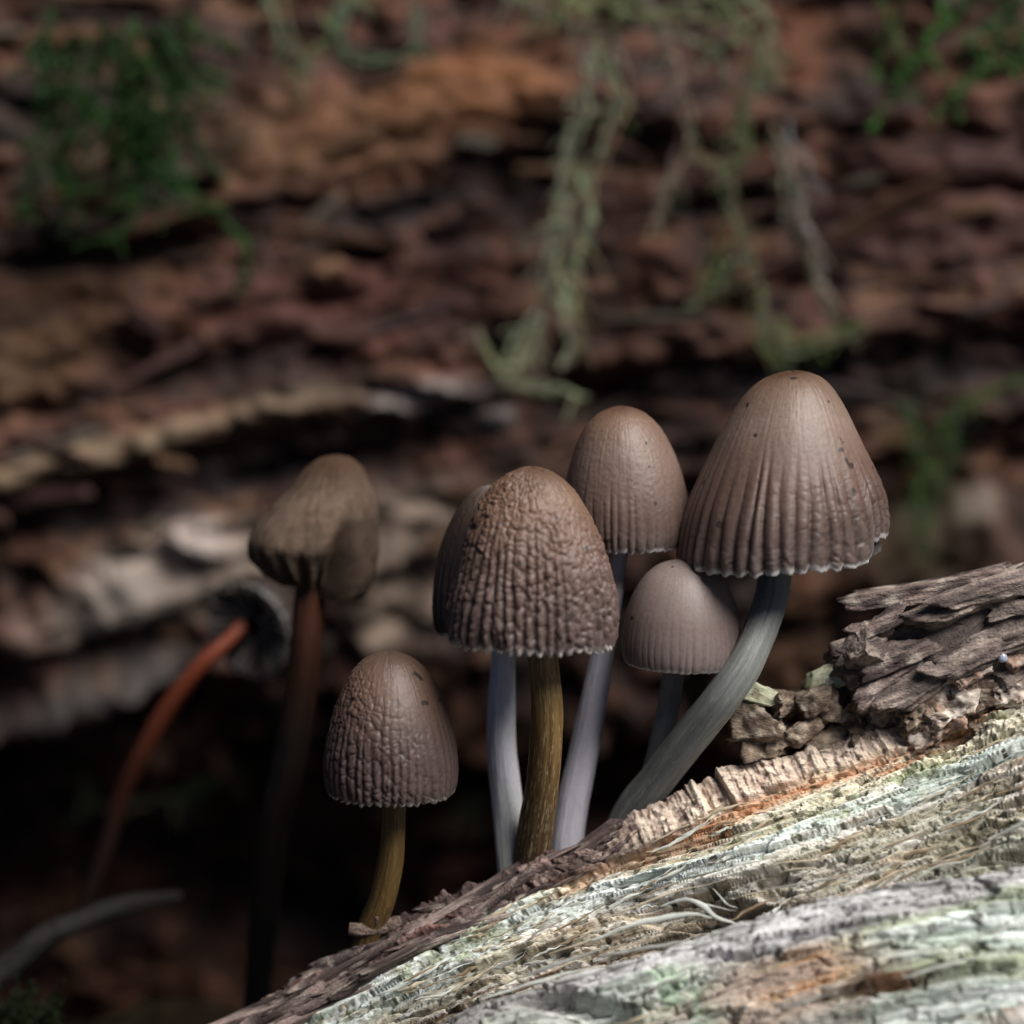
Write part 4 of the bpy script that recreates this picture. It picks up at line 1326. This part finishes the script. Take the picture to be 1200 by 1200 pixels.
moss_thing('curling dull green moss loops on the log near its top', g_m, (400, -10, 6.6), [
    [(312, -10, 6.6), (325, 35, 6.4), (345, 65, 6.3), (362, 88, 6.3)],
    [(425, -10, 6.6), (395, 25, 6.4), (400, 55, 6.3), (440, 72, 6.2), (478, 65, 6.2), (492, 35, 6.3), (485, 5, 6.5)],
    [(380, 20, 6.5), (392, 45, 6.4), (370, 60, 6.4), (340, 95, 6.4)],
    [(395, 0, 6.6), (415, -20, 6.5), (400, 40, 6.4)]], .13, (.17, .195, .115), 6)
r_ = random.Random(15)
left = []
for i in range(64):
    x, y = r_.uniform(40, 215), r_.uniform(10, 205)
    L = r_.uniform(50, 120)
    a = math.radians(r_.uniform(20, 120))
    left.append([(x, y, 6.4 - r_.random() * .5), (x + L * .4 * math.cos(a), y + L * .45 * math.sin(a) + 6, 6.1 - r_.random() * .4), (x + L * .9 * math.cos(a), y + L * .8 * math.sin(a), 6.2)])
left += [[(150, 130, 6.1), (180, 140, 6.0), (225, 152, 6.1)], [(200, 215, 6.1), (245, 235, 6.0), (270, 265, 6.0), (285, 300, 6.0), (280, 340, 6.1)], [(160, 230, 6.1), (210, 240, 6.0), (262, 240, 6.1)], [(65, 130, 6), (80, 170, 6), (70, 210, 6.1)]]
moss_thing('bushy dark green moss clump in the upper left corner of the log', g_m, (130, 60, 6.6), left, .12, (.030, .068, .019), 7, name='moss_clump')
right = [[(1195, 10, 6.3), (1160, 60, 6.1), (1130, 95, 6.0), (1100, 140, 6.0)], [(1150, -10, 6.4), (1110, 30, 6.1), (1080, 60, 6.0), (1060, 85, 6.1)],
         [(1110, 0, 6.4), (1090, 45, 6.2), (1060, 90, 6.1), (1022, 150, 6.1)], [(1210, 40, 6.3), (1185, 70, 6.1), (1150, 80, 6.1)], [(1060, -15, 6.5), (1050, 30, 6.3), (1065, 80, 6.2)],
         [(1210, -10, 6.2), (1170, 25, 6.0), (1140, 50, 6.0)], [(1180, 10, 6.2), (1200, 50, 6.0), (1195, 85, 6.0)], [(1130, 40, 6.1), (1150, 75, 6.0), (1125, 110, 6.0)], [(1030, -10, 6.4), (1040, 40, 6.3), (1030, 90, 6.3)]]
moss_thing('bright green feathery moss drooping from the upper right corner', g_m, (1130, -20, 6.6), right, .14, (.06, .115, .034), 8, name='moss_clump')
moss_thing('faint green moss runner on the log beside the largest cap', g_m, (1190, 440, 6.8), [
    [(1205, 445, 6.3), (1160, 460, 6.2), (1125, 480, 6.1), (1100, 520, 6.1), (1080, 570, 6.1), (1072, 640, 6.2)],
    [(1060, 470, 6.2), (1075, 520, 6.1), (1085, 560, 6.1)], [(1120, 480, 6.1), (1110, 540, 6.1), (1090, 600, 6.1), (1080, 650, 6.2)]], .12, (.055, .09, .03), 9)
moss_thing('pale ring of moss in the dark crevice at the far left', 'moss in the dark crevice', (90, 950, 9.5), [
    [(70, 905, 9.3), (88, 895, 9.2), (102, 920, 9.2), (95, 955, 9.3)], [(110, 940, 9.3), (160, 938, 9.2), (220, 930, 9.3)]], .12, (.07, .08, .05), 10)
moss_thing('thin green moss shoot in the dark crevice behind the withered stem', 'moss in the dark crevice', (230, 900, 9.5), [
    [(200, 940, 9.3), (250, 905, 9.2), (300, 890, 9.2)], [(220, 920, 9.3), (260, 915, 9.2), (280, 880, 9.2)]], .12, (.025, .04, .016), 11)
moss_thing('pale moss shoot low in the crevice beside the white stem', 'moss in the dark crevice', (560, 960, 9.4), [
    [(520, 970, 9.3), (540, 950, 9.2), (572, 938, 9.2)]], .12, (.05, .06, .035), 12)
r_ = random.Random(22)
low = []
for i in range(22):
    x = r_.uniform(-20, 60)
    low.append([(x, 1225, 2.2 + r_.random() * .6), (x + r_.uniform(-8, 8), 1190, 2.2), (x + r_.uniform(-18, 18), r_.uniform(1140, 1180), 2.2)])
moss_thing('dark mossy tuft at the bottom left corner', 'moss in the dark crevice', (20, 1230, 2.4), low, .07, (.014, .02, .007), 13, name='moss_clump')

# ------------------------------------------------------------------ twigs and small things
def twig(label, pts, w, cols, seed, cat='twig'):
    root = thing('twig', tuple(P(*pts[0])), label, cat)
    p3 = [tuple(P(*p)) for p in pts]
    G, TH, V = tube(p3, [x * pxs(pts[0][2]) / 2 for x in w], 20, 90, jitter=.22, seed=seed)
    n = fbm(np.sin(TH) * 4, np.cos(TH) * 4, V * 9, seed, 4) * .5 + .5
    child('wood', closed_tube('twig', G, mix(np.broadcast_to(A(*cols[0]), G.shape), A(*cols[1]), sstep(.35, .65, n))), M_BARK, root)
    # a broken knot on it
    c = spline(p3, 20)[9]
    k = [tuple(c), tuple(c + A(.03, -.08, .10)), tuple(c + A(.05, -.12, .2))]
    G, TH, V = tube(k, [.05, .04, .03], 10, 10, jitter=.2, seed=seed)
    child('knot', closed_tube('knot', G, np.broadcast_to(A(*cols[0]), G.shape).copy()), M_BARK, root)


twig('blurred grey twig leaning in the lower left corner', [(-60, 1185, 3.2), (0, 1140, 3.2), (50, 1100, 3.3), (95, 1080, 3.4), (150, 1060, 3.7), (210, 1050, 4.3)], [34, 34, 32, 26, 22, 14], [(.015, .013, .012), (.007, .006, .005)], 5)
twig('short broken brown twig stub at the foot of the lowest mushroom', [(409, 1088, .1), (425, 1090, .1), (445, 1087, .15), (470, 1080, .2)], [15, 17, 17, 16], [(.10, .065, .05), (.2, .15, .12)], 6)


def bead():
    root = thing('water_droplet', tuple(P(1175, 778, -.25)), 'tiny shining white droplet on the bark at the right edge', 'droplet')
    th, ph = np.meshgrid(np.linspace(0, 2 * math.pi, 24, endpoint=False), np.linspace(.02, math.pi - .02, 14))
    G = np.stack([.06 * np.sin(ph) * np.cos(th), .05 * np.sin(ph) * np.sin(th), .06 * np.cos(ph) * (1 + .25 * np.cos(ph))], -1) + np.array(P(1175, 772, -.28))
    m = material('droplet_film', rough=.1, spec=.6, base=(.3, .33, .4), tint=.1, bump=.02)
    child('bead', grid_mesh('bead', G, wrap=True), m, root)


bead()
